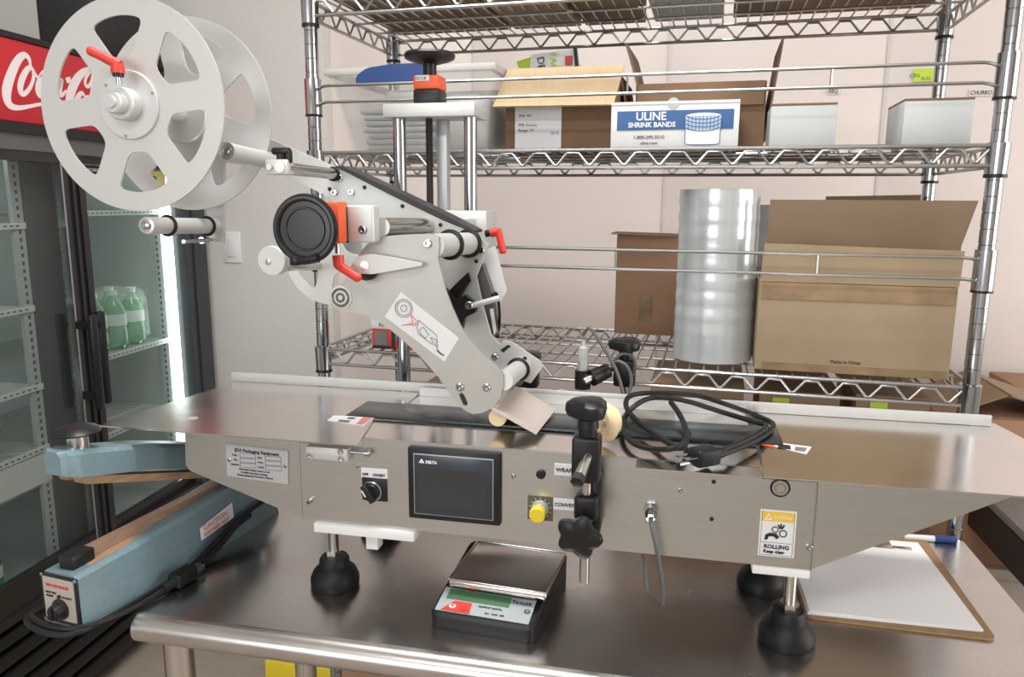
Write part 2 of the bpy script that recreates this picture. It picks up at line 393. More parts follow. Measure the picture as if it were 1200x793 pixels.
# light switch on the grey wall
t = thing('light_switch', 'white rocker light switch plate on the grey wall', 'switch', (-1.541, 2.45, 1.27))
MB().box((-1.575, 2.443, 1.216), (-1.507, 2.45, 1.326), 0.003).build('cover_plate', 'white', t)
MB().box((-1.558, 2.438, 1.238), (-1.524, 2.444, 1.304), 0.002).build('rocker', 'label', t)

# ---------------------------------------------------------------- glass-door drinks fridge
fr = thing('drinks_fridge', 'black glass-door drinks fridge with red lettered header', 'fridge', (0.25, 0.3, 0.0), FF)
MB().box((-0.42, 0.0, 0.40), (-0.38, 0.70, 1.83)).box((0.80, 0.004, 0.40), (0.92, 0.70, 1.83)).box((-0.38, 0.60, 0.40), (0.80, 0.70, 1.83)).box((-0.38, 0.0, 1.60), (0.80, 0.60, 1.83)).box((-0.42, 0.03, 0.02), (0.92, 0.70, 0.392)).build('cabinet', 'frameblk', fr)
MB().box((-0.385, 0.06, 0.45), (-0.375, 0.60, 1.60)).box((0.793, 0.06, 0.40), (0.801, 0.60, 1.60)).box((-0.38, 0.592, 0.40), (0.80, 0.602, 1.60)).box((-0.38, 0.06, 1.592), (0.80, 0.60, 1.602)).build('liner', 'fridgein', fr)
MB().box((-0.38, 0.03, 0.392), (0.80, 0.60, 0.402)).build('inner_floor', 'fridgefloor', fr)
hd = MB().box((-0.42, -0.022, 1.622), (0.92, 0.0, 1.818), 0.004).build('header_panel', 'coke', fr)
MB().box((-0.425, -0.026, 1.818), (0.925, 0.004, 1.832)).box((-0.425, -0.026, 1.596), (0.925, 0.004, 1.622)).build('header_trim', 'black', fr)
MB().box((-0.42, -0.018, 1.556), (0.92, 0.004, 1.596)).build('top_rail', 'fridgegrey', fr)
mb = MB()
U = 1.0
def pen(px, w): ribbon(mb, px, w, -0.0232, 0.0012)
pen([(0.1815, 1.7632), (0.1788, 1.7830), (0.1606, 1.7877), (0.1329, 1.7591), (0.1078, 1.7177), (0.0942, 1.6844), (0.0983, 1.6593), (0.1235, 1.6543), (0.1593, 1.6625), (0.1997, 1.6734), (0.2690, 1.6882), (0.4063, 1.7028)], [.006, .012, .016, .022, .026, .027, .020, .012, .009, .008, .008, .004])
pen([(0.1908, 1.7505), (0.1787, 1.7627), (0.1532, 1.7345), (0.1384, 1.7043), (0.1439, 1.6869), (0.1676, 1.7022), (0.1882, 1.7317), (0.1885, 1.7542), (0.1998, 1.7355), (0.2183, 1.7466)], [.008, .012, .017, .017, .013, .010, .009, .008, .007, .006])
pen([(0.2413, 1.7459), (0.2318, 1.7611), (0.2081, 1.7347), (0.1955, 1.7040), (0.2049, 1.6907), (0.2333, 1.7091), (0.2503, 1.7262)], [.010, .014, .018, .018, .013, .008, .006])
pen([(0.2816, 1.7585), (0.2671, 1.7626), (0.2487, 1.7365), (0.2392, 1.7099), (0.2491, 1.6964), (0.2704, 1.7205), (0.2872, 1.7551), (0.2734, 1.7209), (0.2735, 1.6995), (0.2978, 1.7200)], [.010, .013, .016, .017, .013, .009, .014, .015, .011, .006])
pen([(0.2996, 1.7451), (0.3176, 1.7511)], [.014, .014])
pen([(0.4064, 1.7802), (0.3958, 1.7515), (0.3772, 1.7375), (0.3692, 1.7521), (0.3858, 1.7770), (0.4114, 1.7923), (0.3768, 1.7845), (0.3441, 1.7594), (0.3172, 1.7248), (0.3034, 1.6924), (0.3096, 1.6690), (0.3385, 1.6700), (0.3775, 1.6902)], [.006, .009, .010, .009, .009, .010, .016, .024, .028, .028, .022, .014, .007])
pen([(0.3643, 1.7156), (0.3555, 1.7234), (0.3371, 1.7077), (0.3243, 1.6840), (0.3323, 1.6716), (0.3539, 1.6874), (0.3673, 1.7138), (0.3809, 1.7155)], [.008, .012, .015, .015, .011, .009, .008, .006])
pen([(0.3862, 1.7049), (0.4113, 1.7400), (0.4303, 1.7794), (0.4207, 1.7847), (0.3974, 1.7381), (0.3884, 1.6961), (0.3969, 1.6834)], [.006, .008, .008, .008, .012, .014, .008])
pen([(0.4449, 1.7308), (0.4312, 1.7336), (0.4111, 1.7125), (0.4045, 1.6888), (0.4221, 1.6909), (0.4443, 1.7260), (0.4370, 1.6972), (0.4557, 1.7041)], [.008, .011, .013, .013, .009, .012, .012, .006])
mb.build('header_lettering', 'cokewhite', (fr, hd[1]), smooth=0)
for (s0, s1, y0, nm, lab) in ((-0.40, 0.345, -0.014, 'sliding_door', None), (0.285, 0.797, 0.012, 'sliding_door', None)):
    d = MB().box((s0, y0, 0.44), (s0 + 0.06, y0 + 0.024, 1.556)).box((s1 - 0.085, y0, 0.44), (s1, y0 + 0.024, 1.556)).box((s0 + 0.06, y0, 0.44), (s1 - 0.085, y0 + 0.024, 0.49)).box((s0 + 0.06, y0, 1.53), (s1 - 0.085, y0 + 0.024, 1.556))
    if s0 < 0: d.box((s1 - 0.055, y0 - 0.006, 0.44), (s1 - 0.045, y0 + 0.01, 1.556)).box((s1 - 0.03, y0 - 0.006, 0.44), (s1 - 0.02, y0 + 0.01, 1.556))
    else:
        d = MB().box((s0, y0, 0.44), (s0 + 0.05, y0 + 0.02, 1.556)).box((s0 + 0.05, y0, 0.44), (s1, y0 + 0.02, 0.475)).box((s0 + 0.05, y0, 1.535), (s1, y0 + 0.02, 1.556))
    dr = d.build('sliding_door', 'frameblk', fr)
    MB().box((s0 + 0.05, y0 + 0.008, 0.475), (s1 - (0.08 if s0 < 0 else 0.0), y0 + 0.012, 1.54)).build('door_glass', 'doorglass', (fr, dr[1]))
    if s0 < 0:
        MB().box((s1 - 0.090, y0 - 0.003, 0.44), (s1 - 0.0835, y0 + 0.02, 1.556)).build('chrome_edge', 'chrome', (fr, dr[1]))
    hs = 0.272 if s0 < 0 else 0.338
    MB().box((hs - 0.013, y0 - 0.050, 0.855), (hs + 0.013, y0 - 0.032, 1.125), 0.006).box((hs - 0.008, y0 - 0.034, 0.885), (hs + 0.008, y0 + 0.001, 0.905)).box((hs - 0.008, y0 - 0.034, 1.085), (hs + 0.008, y0 + 0.001, 1.105)).build('door_handle', 'black', (fr, dr[1]))
MB().box((0.797, -0.02, 0.39), (0.92, 0.004, 1.556)).box((0.835, -0.026, 0.39), (0.845, 0.0, 1.556)).build('side_post', 'slate', fr)
MB().box((-0.42, -0.02, 0.388), (0.80, 0.03, 0.412)).box((-0.42, -0.014, 0.412), (0.80, 0.03, 0.44)).build('door_sill', 'frameblk', fr)
MB().box((0.205, 0.055, 0.40), (0.365, 0.10, 1.59)).build('centre_mullion', 'fridgegrey', fr)
sl = None
for i in range(6):
    z = 0.072 + i * 0.052
    if sl is None: sl = MB().box((-0.42, -0.012, z), (0.92, 0.028, z + 0.036), 0.008).build('grille_slat', 'black', fr)
    else: copy_part(sl, fr, (0, 0, i * 0.052))
def fridge_shelf(s0, s1, z, y0=0.065, y1=0.56, dens=0.016):
    w = MB()
    n = int((s1 - s0) / dens)
    for i in range(n + 1):
        x = s0 + (s1 - s0) * i / n; w.box((x - 0.0015, y0, z - 0.003), (x + 0.0015, y1, z))
    for yy in (y0 + 0.12, y0 + 0.3, y1): w.box((s0, yy - 0.002, z - 0.007), (s1, yy + 0.002, z - 0.003))
    p = w.build('wire_shelf', 'fridgewhite', fr, smooth=0)
    MB().box((s0, y0 - 0.006, z - 0.012), (s1, y0, z + 0.004)).build('price_rail', 'fridgewhite', (fr, p[1]))
    d = MB()
    k = int((s1 - s0) / 0.02)
    for i in range(k): x = s0 + 0.006 + i * 0.02; d.box((x, y0 - 0.0066, z - 0.006), (x + 0.010, y0 - 0.0055, z - 0.002))
    d.build('rail_slot', 'fridgegrey', (fr, p[1]), kind='stuff', smooth=0)
for z in (1.372, 1.153, 0.939, 0.767): fridge_shelf(-0.375, 0.205, z)
for z in (1.400, 0.963, 0.722): fridge_shelf(0.288, 0.790, z)
MB().box((-0.375, 0.062, 0.668), (0.205, 0.075, 0.752)).build('white_kick_panel', 'fridgewhite', fr)
for (s, y, ax) in ((0.170, 0.063, 0), (-0.365, 0.063, 0), (0.786, 0.064, 1)):
    p = (MB().box((s, y, 0.41), (s + 0.034, y + 0.012, 1.57)) if ax == 0 else MB().box((s, y, 0.41), (s + 0.007, y + 0.035, 1.57))).build('shelf_standard', 'pilaster', fr)
    d = MB()
    for i in range(56):
        z = 0.425 + i * 0.0205
        if ax == 0: d.box((s + 0.013, y - 0.0006, z), (s + 0.021, y + 0.001, z + 0.010))
        else: d.box((s - 0.0006, y + 0.013, z), (s + 0.001, y + 0.021, z + 0.010))
    d.build('standard_slot', 'fridgegrey', (fr, p[1]), kind='stuff', smooth=0)
MB().box((0.776, 0.027, 0.46), (0.7995, 0.056, 1.56), 0.004).build('light_strip', 'led', fr)
MB().box((-0.375, 0.075, 1.575), (0.78, 0.10, 1.592), 0.004).build('top_light_strip', 'led', fr)
# stickers on the door glass
st = MB().box((0.36, 0.0175, 1.49), (0.455, 0.0195, 1.55)).build('warning_sticker', 'black', fr)
text([('MAXIMUM PROD', 0.0125, (0.365, 0.0170, 1.532), 'LEFT'), ('TO BE STORED', 0.0125, (0.365, 0.0170, 1.515), 'LEFT'), ('TO THIS LINE', 0.0125, (0.365, 0.0170, 1.498), 'LEFT')], 0, 'whiteink', (fr, st[1]), None)
st = MB().box((0.665, 0.0175, 1.48), (0.765, 0.0195, 1.562)).build('yellow_sticker', 'yellowpaper', fr)
text([('Please', 0.028, (0.673, 0.0170, 1.528), 'LEFT'), ('keep', 0.024, (0.673, 0.0170, 1.500), 'LEFT')], 0, 'ink', (fr, st[1]), None)

# drinks inside
def bottle(s, y, z, h, r, name, label, group, m='greenbottle', cap='white', lab='whiteink'):
    t = thing(name, label, 'bottle', (s, y, z), FF, group)
    MB().lathe((s, y, z), (0, 0, 1), [(r * .8, 0), (r, .01), (r, h * .30), (r * .92, h * .36), (r, h * .42), (r, h * .62), (r * .75, h * .76), (r * .36, h * .88), (r * .34, h * .93)], 20).build('bottle_body', m, t)
    MB().lathe((s, y, z), (0, 0, 1), [(r * 1.015, h * .40), (r * 1.015, h * .60)], 20).build('bottle_label', lab, t)
    MB().lathe((s, y, z), (0, 0, 1), [(r * .42, h * .92), (r * .42, h), (r * .3, h)], 16).build('bottle_cap', cap, t)
k = 0
for (s, y) in ((0.69, 0.125), (0.60, 0.125), (0.52, 0.135), (0.69, 0.205), (0.60, 0.205)):
    bottle(s, y, 0.965, 0.185, 0.036, 'soda_bottle', ['green soda bottle at the front right corner of the wrapped pack', 'green soda bottle at the front middle of the wrapped pack', 'green soda bottle behind the fridge door handles', 'green soda bottle in the back row right of the wrapped pack', 'green soda bottle in the back row left of the wrapped pack'][k], 'green soda bottles on the right fridge shelf'); k += 1
t = thing('shrink_wrap', 'milky crumpled plastic wrap around the green soda bottles', 'wrap', (0.62, 0.16, 0.965), FF)
mb = MB(); mb.box((0.482, 0.083, 0.9655), (0.735, 0.25, 1.150), 0.035, seg=4)
bmesh.ops.subdivide_edges(mb.bm, edges=mb.bm.edges[:], cuts=2)
for v in mb.bm.verts:
    f = math.sin(v.co.x * 90 + v.co.z * 60) * 0.004 + math.sin(v.co.z * 130 + v.co.y * 70) * 0.003
    if v.co.z > 1.0: v.co.y += f; v.co.z += f
mb.build('wrap_film', 'wrap', t)
bottle(0.446, 0.19, 0.965, 0.185, 0.034, 'red_capped_bottle', 'clear bottle with a red cap behind the fridge door handles', None, 'wrap', 'red', 'redink')
bottle(0.012, 0.12, 0.402, 0.155, 0.040, 'floor_bottle', 'green bottle standing on the fridge floor at the left frame edge', None)
t = thing('plastic_bag', 'crumpled white plastic bag on the lowest left fridge shelf', 'bag', (0.03, 0.2, 0.768), FF)
mb = MB(); mb.sphere((0.03, 0.2, 0.842), 0.1, (1.15, 1.1, 0.73), 26, 18)
for v in mb.bm.verts: v.co += Vector((math.sin(v.co.z * 70 + v.co.y * 40), math.sin(v.co.x * 80), 0.5 * math.sin(v.co.x * 60 + v.co.y * 90))) * 0.008; v.co.z = max(0.7685, v.co.z)
mb.build('bag_film', 'bagwhite', t)
t = thing('small_carton', 'small brown carton on the middle left fridge shelf', 'carton', (-0.1, 0.25, 0.940), FF)
MB().box((-0.16, 0.2, 0.9405), (-0.04, 0.34, 1.05), 0.003).build('carton_body', 'card_mid', t)
# black bag on top of the fridge
t = thing('black_backpack', 'black fabric bag lying on top of the red-headed fridge', 'bag', (0.68, 0.12, 1.832), FF)
mb = MB(); mb.box((0.505, 0.03, 1.833), (0.87, 0.24, 2.06), 0.05, seg=5)
for v in mb.bm.verts: v.co += Vector((0, 0, 1)) * (0.02 * math.sin(v.co.x * 14)) if v.co.z > 1.9 else Vector((0, 0, 0))
mb.build('bag_body', 'bagblack', t)
MB().box((0.375, 0.020, 1.8325), (0.508, 0.045, 1.858), 0.004).build('trim_band', 'gold', t)
MB().tube([(0.55, 0.13, 2.05), (0.57, 0.13, 2.10), (0.68, 0.13, 2.12), (0.78, 0.13, 2.10), (0.80, 0.13, 2.05)], 0.010, 8, 2).build('carry_strap', 'bagblack', t)

# ---------------------------------------------------------------- chrome wire shelving unit
SW, SDP = 1.19, 0.39
su = thing('wire_shelving_unit', 'chrome wire shelving unit standing behind the labelling machine', 'shelving', (SW / 2, SDP / 2, 0.0), FS)
prof = []
z = 0.0
prof.append((0.0127, 0.03))
while z < 2.03:
    z += 0.0254; prof += [(0.0127, z + 0.03 - 0.0022), (0.0114, z + 0.03 - 0.0012), (0.0114, z + 0.03 - 0.0002), (0.0127, z + 0.03)]
def post_mb(): return MB().lathe((0, 0, 0), (0, 0, 1), prof, 18)
p0 = post_mb().build('post', 'chrome', su)
fo = MB().lathe((0, 0, 0), (0, 0, 1), [(0.02, 0), (0.02, 0.01), (0.008, 0.014), (0.008, 0.032)], 16).build('levelling_foot', 'chrome', (su, p0[1]))
for (a, b) in ((SW, 0), (0, SDP), (SW, SDP)):
    p = copy_part(p0, su, (a, b, 0)); c = copy_part(fo, (su, p[1]))
SHELF_Z = (1.8165, 1.533, 1.143, 0.62)
def truss(mb, A, B, zt, n):
    A = Vector(A); B = Vector(B); zb = zt - 0.031
    up = Vector((0, 0, zt)); dn = Vector((0, 0, zb))
    mb.tube([A + up, B + up], 0.0034, 8); mb.tube([A + dn, B + dn], 0.0034, 8)
    pts = []
    for i in range(n):
        for (f, hi) in ((0.0, 1), (0.34, 1), (0.62, 0), (0.72, 0)):
            q = A.lerp(B, (i + f) / n); q.z = zt - 0.0052 if hi else zb + 0.005; pts.append(q)
    q = A.lerp(B, 1.0); q.z = zt - 0.0052; pts.append(q)
    mb.tube(pts, 0.0024, 6)
first = {}
for si, zt in enumerate(SHELF_Z):
    zr = zt - 0.0034
    mb = MB()
    truss(mb, (0.013, -0.006, 0), (SW - 0.013, -0.006, 0), zr, 19); truss(mb, (0.013, SDP + 0.006, 0), (SW - 0.013, SDP + 0.006, 0), zr, 19)
    truss(mb, (-0.006, 0.013, 0), (-0.006, SDP - 0.013, 0), zr, 6); truss(mb, (SW + 0.006, 0.013, 0), (SW + 0.006, SDP - 0.013, 0), zr, 6)
    for b in (0.10, 0.195, 0.29):
        mb.tube([(0.0, b, zr - 0.003), (SW, b, zr - 0.003)], 0.0026, 6)
    s = mb.build('shelf', 'wire', su)
    for i in range(46):
        a = 0.0245 + i * 0.02535
        if i == 0: w0 = MB().tube([(a, -0.009, zr + 0.001), (a, SDP + 0.009, zr + 0.001)], 0.0018, 6).build('shelf_wire', 'wire', (su, s[1]))
        else: copy_part(w0, (su, s[1]), (0.02535 * i, 0, 0))
    for j, (a, b) in enumerate(((0, 0), (SW, 0), (0, SDP), (SW, SDP))):
        if j == 0:
            c0 = MB().lathe((0, 0, zr - 0.046), (0, 0, 1), [(0.0128, 0), (0.0158, 0.0005), (0.0172, 0.050), (0.0130, 0.051)], 18).build('collar', 'chrome', (su, s[1]))
            r0 = MB().lathe((0, 0, zr - 0.050), (0, 0, 1), [(0.0128, 0), (0.0170, 0.0005), (0.0165, 0.006), (0.0128, 0.0065)], 18).build('collar_ring', 'black', (su, s[1]))
        else:
            copy_part(c0, (su, s[1]), (a, b, 0)); copy_part(r0, (su, s[1]), (a, b, 0))
for (zu, zl, ups) in ((1.652, 1.622, (0.237, 0.609, 0.934)), (1.355, 1.321, (0.25, 0.598, 0.934))):
    mb = MB()
    for z in (zu, zl): mb.tube([(0.012, -0.004, z - 0.004), (0.034, -0.022, z), (0.06, -0.022, z), (SW - 0.06, -0.022, z), (SW - 0.034, -0.022, z), (SW - 0.012, -0.004, z - 0.004)], 0.0028, 8, 1)
    for a in ups: mb.tube([(a, -0.022, zl), (a, -0.022, zu)], 0.0022, 6)
    l = mb.build('ledge_rail', 'wire', su)
    for a in (0, SW):
        c = MB().lathe((a, 0, zl - 0.020), (0, 0, 1), [(0.0128, 0), (0.0162, 0.0005), (0.0162, 0.066), (0.0128, 0.0665)], 18).build('ledge_sleeve', 'chrome', (su, l[1]))
        MB().lathe((a, 0, zl - 0.024), (0, 0, 1), [(0.0128, 0), (0.0166, 0.0005), (0.0166, 0.004), (0.0128, 0.0045)], 18).build('sleeve_ring', 'black', (su, l[1]))

# ---------------------------------------------------------------- goods on the shelves
ZM, ZL, ZT = 1.5345, 1.1445, 1.8180
def wallbox(mb, a0, a1, b0, b1, z0, z1, th=0.004):
    # open-topped carton: bottom and four walls
    mb.box((a0, b0, z0), (a1, b1, z0 + th)); mb.box((a0, b0, z0 + th), (a1, b0 + th, z1)); mb.box((a0, b1 - th, z0 + th), (a1, b1, z1))
    mb.box((a0, b0 + th, z0 + th), (a0 + th, b1 - th, z1)); mb.box((a1 - th, b0 + th, z0 + th), (a1, b1 - th, z1)); return mb
# frosted storage bin
t = thing('storage_bin', 'frosted clear plastic storage bin on the middle shelf', 'bin', (0.19, 0.19, ZM), FS)
mb = MB()
def ring(a0, a1, b0, b1, z): return [mb.bm.verts.new(p) for p in ((a0, b0, z), (a1, b0, z), (a1, b1, z), (a0, b1, z))]
r1 = ring(0.052, 0.335, 0.06, 0.34, ZM + 0.0005); r2 = ring(0.022, 0.352, 0.03, 0.37, ZM + 0.145); r3 = ring(0.026, 0.348, 0.034, 0.366, ZM + 0.145); r4 = ring(0.056, 0.331, 0.064, 0.336, ZM + 0.003)
for A, B in ((r1, r2), (r2, r3), (r3, r4)):
    for i in range(4): j = (i + 1) % 4; mb.bm.faces.new((A[i], A[j], B[j], B[i]))
mb.bm.faces.new(r1[::-1]); mb.bm.faces.new(r4)
mb.build('bin_body', 'bin', t, smooth=0)
mb = MB()
for (c0, c1) in (((0.012, 0.018, ZM + 0.142), (0.362, 0.034, ZM + 0.156)), ((0.012, 0.366, ZM + 0.142), (0.362, 0.382, ZM + 0.156)), ((0.012, 0.034, ZM + 0.142), (0.028, 0.366, ZM + 0.156)), ((0.346, 0.034, ZM + 0.142), (0.362, 0.366, ZM + 0.156))): mb.box(c0, c1, 0.004)
mb.build('bin_rim', 'binedge', t)
mb = MB(); mb.prism(roundpoly([(0.088, ZM + 0.120), (0.088, ZM + 0.138), (0.112, ZM + 0.152), (0.160, ZM + 0.157), (0.235, ZM + 0.157), (0.235, ZM + 0.124), (0.120, ZM + 0.126)], 0.008), 0.006, 0.0178); mb.build('blue_handle', 'bluelid', t)
for i in range(7):
    t = thing('film_bag_stack', 'grey bag packet in the clear bin, %s of the pile of seven' % ['lowest', 'second from bottom', 'third from bottom', 'middle', 'third from top', 'second from top', 'topmost'][i], 'bag', (0.12, 0.18, ZM + 0.004 + i * 0.012), FS, 'stacked plastic bags in the storage bin')
    s = random.uniform(-0.008, 0.008)
    MB().box((0.072 + s - 0.002 * i, 0.09, ZM + 0.0042 + i * 0.012), (0.205 + s, 0.30, ZM + 0.0152 + i * 0.012), 0.004).build('packet', 'baggrey', t)
t = thing('white_pouch', 'crumpled white plastic packet in the right half of the storage bin', 'bag', (0.265, 0.18, ZM + 0.005), FS)
mb = MB(); mb.box((0.215, 0.09, ZM + 0.0045), (0.322, 0.30, ZM + 0.112), 0.03, seg=4)
for v in mb.bm.verts: v.co += Vector((math.sin(v.co.z * 90), math.sin(v.co.x * 100 + v.co.z * 50), 0)) * 0.003
mb.build('pouch', 'bagwhite', t)
t = thing('foil_packet', 'silver foil packet on top of the grey bag pile', 'bag', (0.14, 0.18, ZM + 0.09), FS)
mb = MB(); mb.box((0.10, 0.10, ZM + 0.089), (0.205, 0.28, ZM + 0.125), 0.015, seg=3); mb.build('packet', 'foil', t)

# open brown carton with a flap folded over its front
t = thing('open_carton', 'open brown carton with front flap and white slip, left of the blue-lettered box', 'box', (0.47, 0.22, ZM), FS)
wallbox(MB(), 0.364, 0.574, 0.085, 0.37, ZM, ZM + 0.148).build('carton_body', 'card_dark', t)
FLP = [(0.352, 0.040, ZM + 0.077), (0.578, 0.040, ZM + 0.075), (0.590, 0.086, ZM + 0.150), (0.369, 0.086, ZM + 0.151)]
MB().quad(FLP, 0.004).build('front_flap', 'card_light', t)
MB().quad([(0.574, 0.165, ZM + 0.148), (0.574, 0.36, ZM + 0.148), (0.584, 0.36, ZM + 0.095), (0.586, 0.165, ZM + 0.095)], 0.003).build('side_flap', 'card_dark', t)
sl = MB().box((0.383, 0.0832, ZM + 0.004), (0.474, 0.0852, ZM + 0.086)).build('shipping_slip', 'paper', t)
text([('Ship via:', 0.008, (0.390, 0.0829, ZM + 0.064), 'LEFT'), ('PPE Grams', 0.008, (0.390, 0.0829, ZM + 0.046), 'LEFT'), ('Range 10', 0.008, (0.390, 0.0829, ZM + 0.036), 'LEFT'), ('10.75', 0.008, (0.452, 0.0829, ZM + 0.030), 'LEFT')], 0, 'greyink', (t, sl[1]), None)
t = thing('food_pouch', 'white and green printed pouch sticking out of the open brown carton', 'pouch', (0.46, 0.2, ZM + 0.005), FS)
mb = MB(); mb.box((0.375, 0.15, ZM + 0.0045), (0.51, 0.20, ZM + 0.17), 0.02, seg=3); pb = mb.build('pouch_body', 'bagwhite', t)
mb = MB(); mb.quad([(0.376, 0.155, ZM + 0.155), (0.412, 0.150, ZM + 0.160), (0.405, 0.152, ZM + 0.186), (0.367, 0.158, ZM + 0.178)], 0.004); mb.build('green_corner', 'greentag', (t, pb[1]))
MB().quad([(0.398, 0.146, ZM + 0.150), (0.498, 0.146, ZM + 0.150), (0.490, 0.150, ZM + 0.196), (0.398, 0.150, ZM + 0.188)], 0.006).build('front_panel', 'white', (t, pb[1]))
text('DE', 0.020, 'ink', (t, pb[1]), (0.412, 0.1385, ZM + 0.182), (0.15, 0, -1), (1, 0, 0.15), 'lettering')
text('PAC', 0.019, 'greentag', (t, pb[1]), (0.436, 0.1385, ZM + 0.190), (0.15, 0, -1), (1, 0, 0.15), 'lettering')
MB().box((0.468, 0.1385, ZM + 0.165), (0.482, 0.1445, ZM + 0.182)).build('red_mark', 'redink', (t, pb[1]))
MB().quad([(0.489, 0.1400, ZM + 0.152), (0.496, 0.1400, ZM + 0.152), (0.490, 0.1438, ZM + 0.197), (0.483, 0.1438, ZM + 0.197)], 0.002).build('black_band', 'ink', (t, pb[1]))

# white box with the blue band
t = thing('shrink_band_box', 'white box with blue printed band and drawn jar, standing on the middle shelf', 'box', (0.687, 0.09, ZM), FS)
bb = MB().box((0.577, 0.020, ZM), (0.797, 0.155, ZM + 0.078), 0.0012).build('box_body', 'white', t)
MB().box((0.577, 0.0188, ZM + 0.0735), (0.797, 0.0202, ZM + 0.078)).build('lid_edge', 'label', (t, bb[1]))
MB().cyl((0.685, 0.0192, ZM + 0.074), (0.685, 0.0202, ZM + 0.074), 0.010, seg=20).build('thumb_notch', 'greybox', (t, bb[1]))
MB().box((0.588, 0.0190, ZM + 0.0295), (0.788, 0.0199, ZM + 0.0625)).build('blue_band', 'bluebox', (t, bb[1]))
text([('ULINE', 0.0195, (0.621, 0.0186, ZM + 0.0465), 'LEFT'), ('SHRINK BANDS', 0.0118, (0.608, 0.0186, ZM + 0.0345), 'LEFT')], 0, 'whiteink', (t, bb[1]), None, bold=0.00035)
text([('1-800-295-5510', 0.0085, (0.617, 0.0196, ZM + 0.0145), 'LEFT'), ('uline.com', 0.0078, (0.630, 0.0196, ZM + 0.0050), 'LEFT')], 0, 'ink', (t, bb[1]), None)
mb = MB(); mb.prism(rect(0.707, 0.767, ZM + 0.004, ZM + 0.030), 0.0184, 0.0192); mb.build('jar_body', 'whiteink', (t, bb[1]), smooth=0)
MB().box((0.7072, 0.0182, ZM + 0.029), (0.7668, 0.0192, ZM + 0.052)).build('jar_band', 'paleblue', (t, bb[1]))
mb = MB(); mb.prism(circ(0.737, ZM + 0.052, 0.030, 28), 0, 1); bmesh.ops.transform(mb.bm, matrix=Matrix.Translation((0.737, 0.0183, ZM + 0.0505)) @ Matrix.Diagonal((1.06, 0.0008, 0.22, 1)) @ Matrix.Translation((-0.737, 0, -(ZM + 0.052))), verts=mb.bm.verts[:]); mb.build('jar_mouth', 'whiteink', (t, bb[1]), smooth=0)
mb = MB()
for zz in (0.0295, 0.036, 0.0425, 0.049): ribbon(mb, [(0.705, ZM + zz + 0.004), (0.720, ZM + zz - 0.002), (0.737, ZM + zz - 0.003), (0.754, ZM + zz - 0.002), (0.769, ZM + zz + 0.004)], [0.0012] * 5, 0.0178, 0.0004)
for i in range(11): x = 0.706 + i * 0.0062; mb.box((x - 0.0005, 0.0178, ZM + 0.028), (x + 0.0005, 0.0182, ZM + 0.052))
for x in (0.7075, 0.7665): mb.box((x - 0.0006, 0.0178, ZM + 0.006), (x + 0.0006, 0.0182, ZM + 0.030))
ribbon(mb, [(0.707, ZM + 0.007), (0.712, ZM + 0.0032), (0.737, ZM + 0.0025), (0.762, ZM + 0.0032), (0.767, ZM + 0.007)], [0.0012] * 5, 0.0178, 0.0004)
mb.build('jar_outline', 'bluebox', (t, bb[1]), smooth=0)

# taller open carton behind it
t = thing('tall_open_carton', 'open brown carton with upright flaps behind the blue-lettered white box', 'box', (0.73, 0.27, ZM), FS)
wallbox(MB(), 0.604, 0.846, 0.165, 0.375, ZM, ZM + 0.128).build('carton_body', 'card_dark', t)
MB().quad([(0.604, 0.17, ZM + 0.128), (0.604, 0.37, ZM + 0.128), (0.582, 0.37, ZM + 0.205), (0.580, 0.17, ZM + 0.205)], 0.004).build('left_flap', 'card', t)
MB().quad([(0.846, 0.17, ZM + 0.02), (0.846, 0.37, ZM + 0.02), (0.868, 0.37, ZM + 0.205), (0.868, 0.17, ZM + 0.205)], 0.004).build('right_flap', 'card_dark', t)
MB().box((0.608, 0.158, ZM + 0.085), (0.842, 0.165, ZM + 0.128)).build('front_flap', 'card_dark', t)

for (a0, a1, b0, b1, nm, lab) in ((0.850, 0.957, 0.055, 0.165, 'BBQ', 'plain pale grey box under the small hand-lettered word BBQ'), (1.056, 1.158, 0.030, 0.16, 'CHURRO', 'plain pale grey box at the right shelf end under the word CHURRO')):
    t = thing('white_carton', lab, 'box', (0.5 * (a0 + a1), 0.5 * (b0 + b1), ZM), FS, 'pale grey boxes on the middle shelf')
    MB().box((a0, b0, ZM), (a1, b1, ZM + 0.070), 0.001).build('box_body', 'greybox', t)
    MB().box((a0, b0 - 0.0008, ZM + 0.0702), (a1, b1, ZM + 0.073)).build('lid_edge', 'card_dark', t)
for (s, px, lab) in (('BBQ', (0.4290, 2.4960, 1.7607), 'BBQ'), ('CHURRO', (0.8134, 2.4960, 1.7474), 'CHURRO')):
    t = thing('wall_tag', 'small wall tag hand-lettered %s above a pale grey box' % lab, 'tag', (px[0] + 0.03, 2.496, px[2]))
    MB().box((px[0] - 0.003, 2.4964, px[2] - 0.004), (px[0] + 0.0105 * len(s) + 0.003, 2.4969, px[2] + 0.016)).build('tag_strip', 'wallpink', t)
    text(s, 0.0165, 'ink', t, (px[0], 2.4959, px[2]), sx=0.82)
(gx, _, gz) = (0.6585, 2.4968, 1.7867)
t = thing('green_wall_tag', 'bright green sticky tag on the wall beside the right back post', 'tag', (gx, 2.4968, gz))
MB().box((gx, 2.4955, gz), (gx + 0.06, 2.497, gz + 0.036)).build('tag_strip', 'greentag', t)
text([('CIN', 0.016, (gx - 0.012, 2.4952, gz + 0.012), 'LEFT'), ('SUG', 0.014, (gx + 0.02, 2.4952, gz + 0.004), 'LEFT')], 0, 'greyink', t, None)

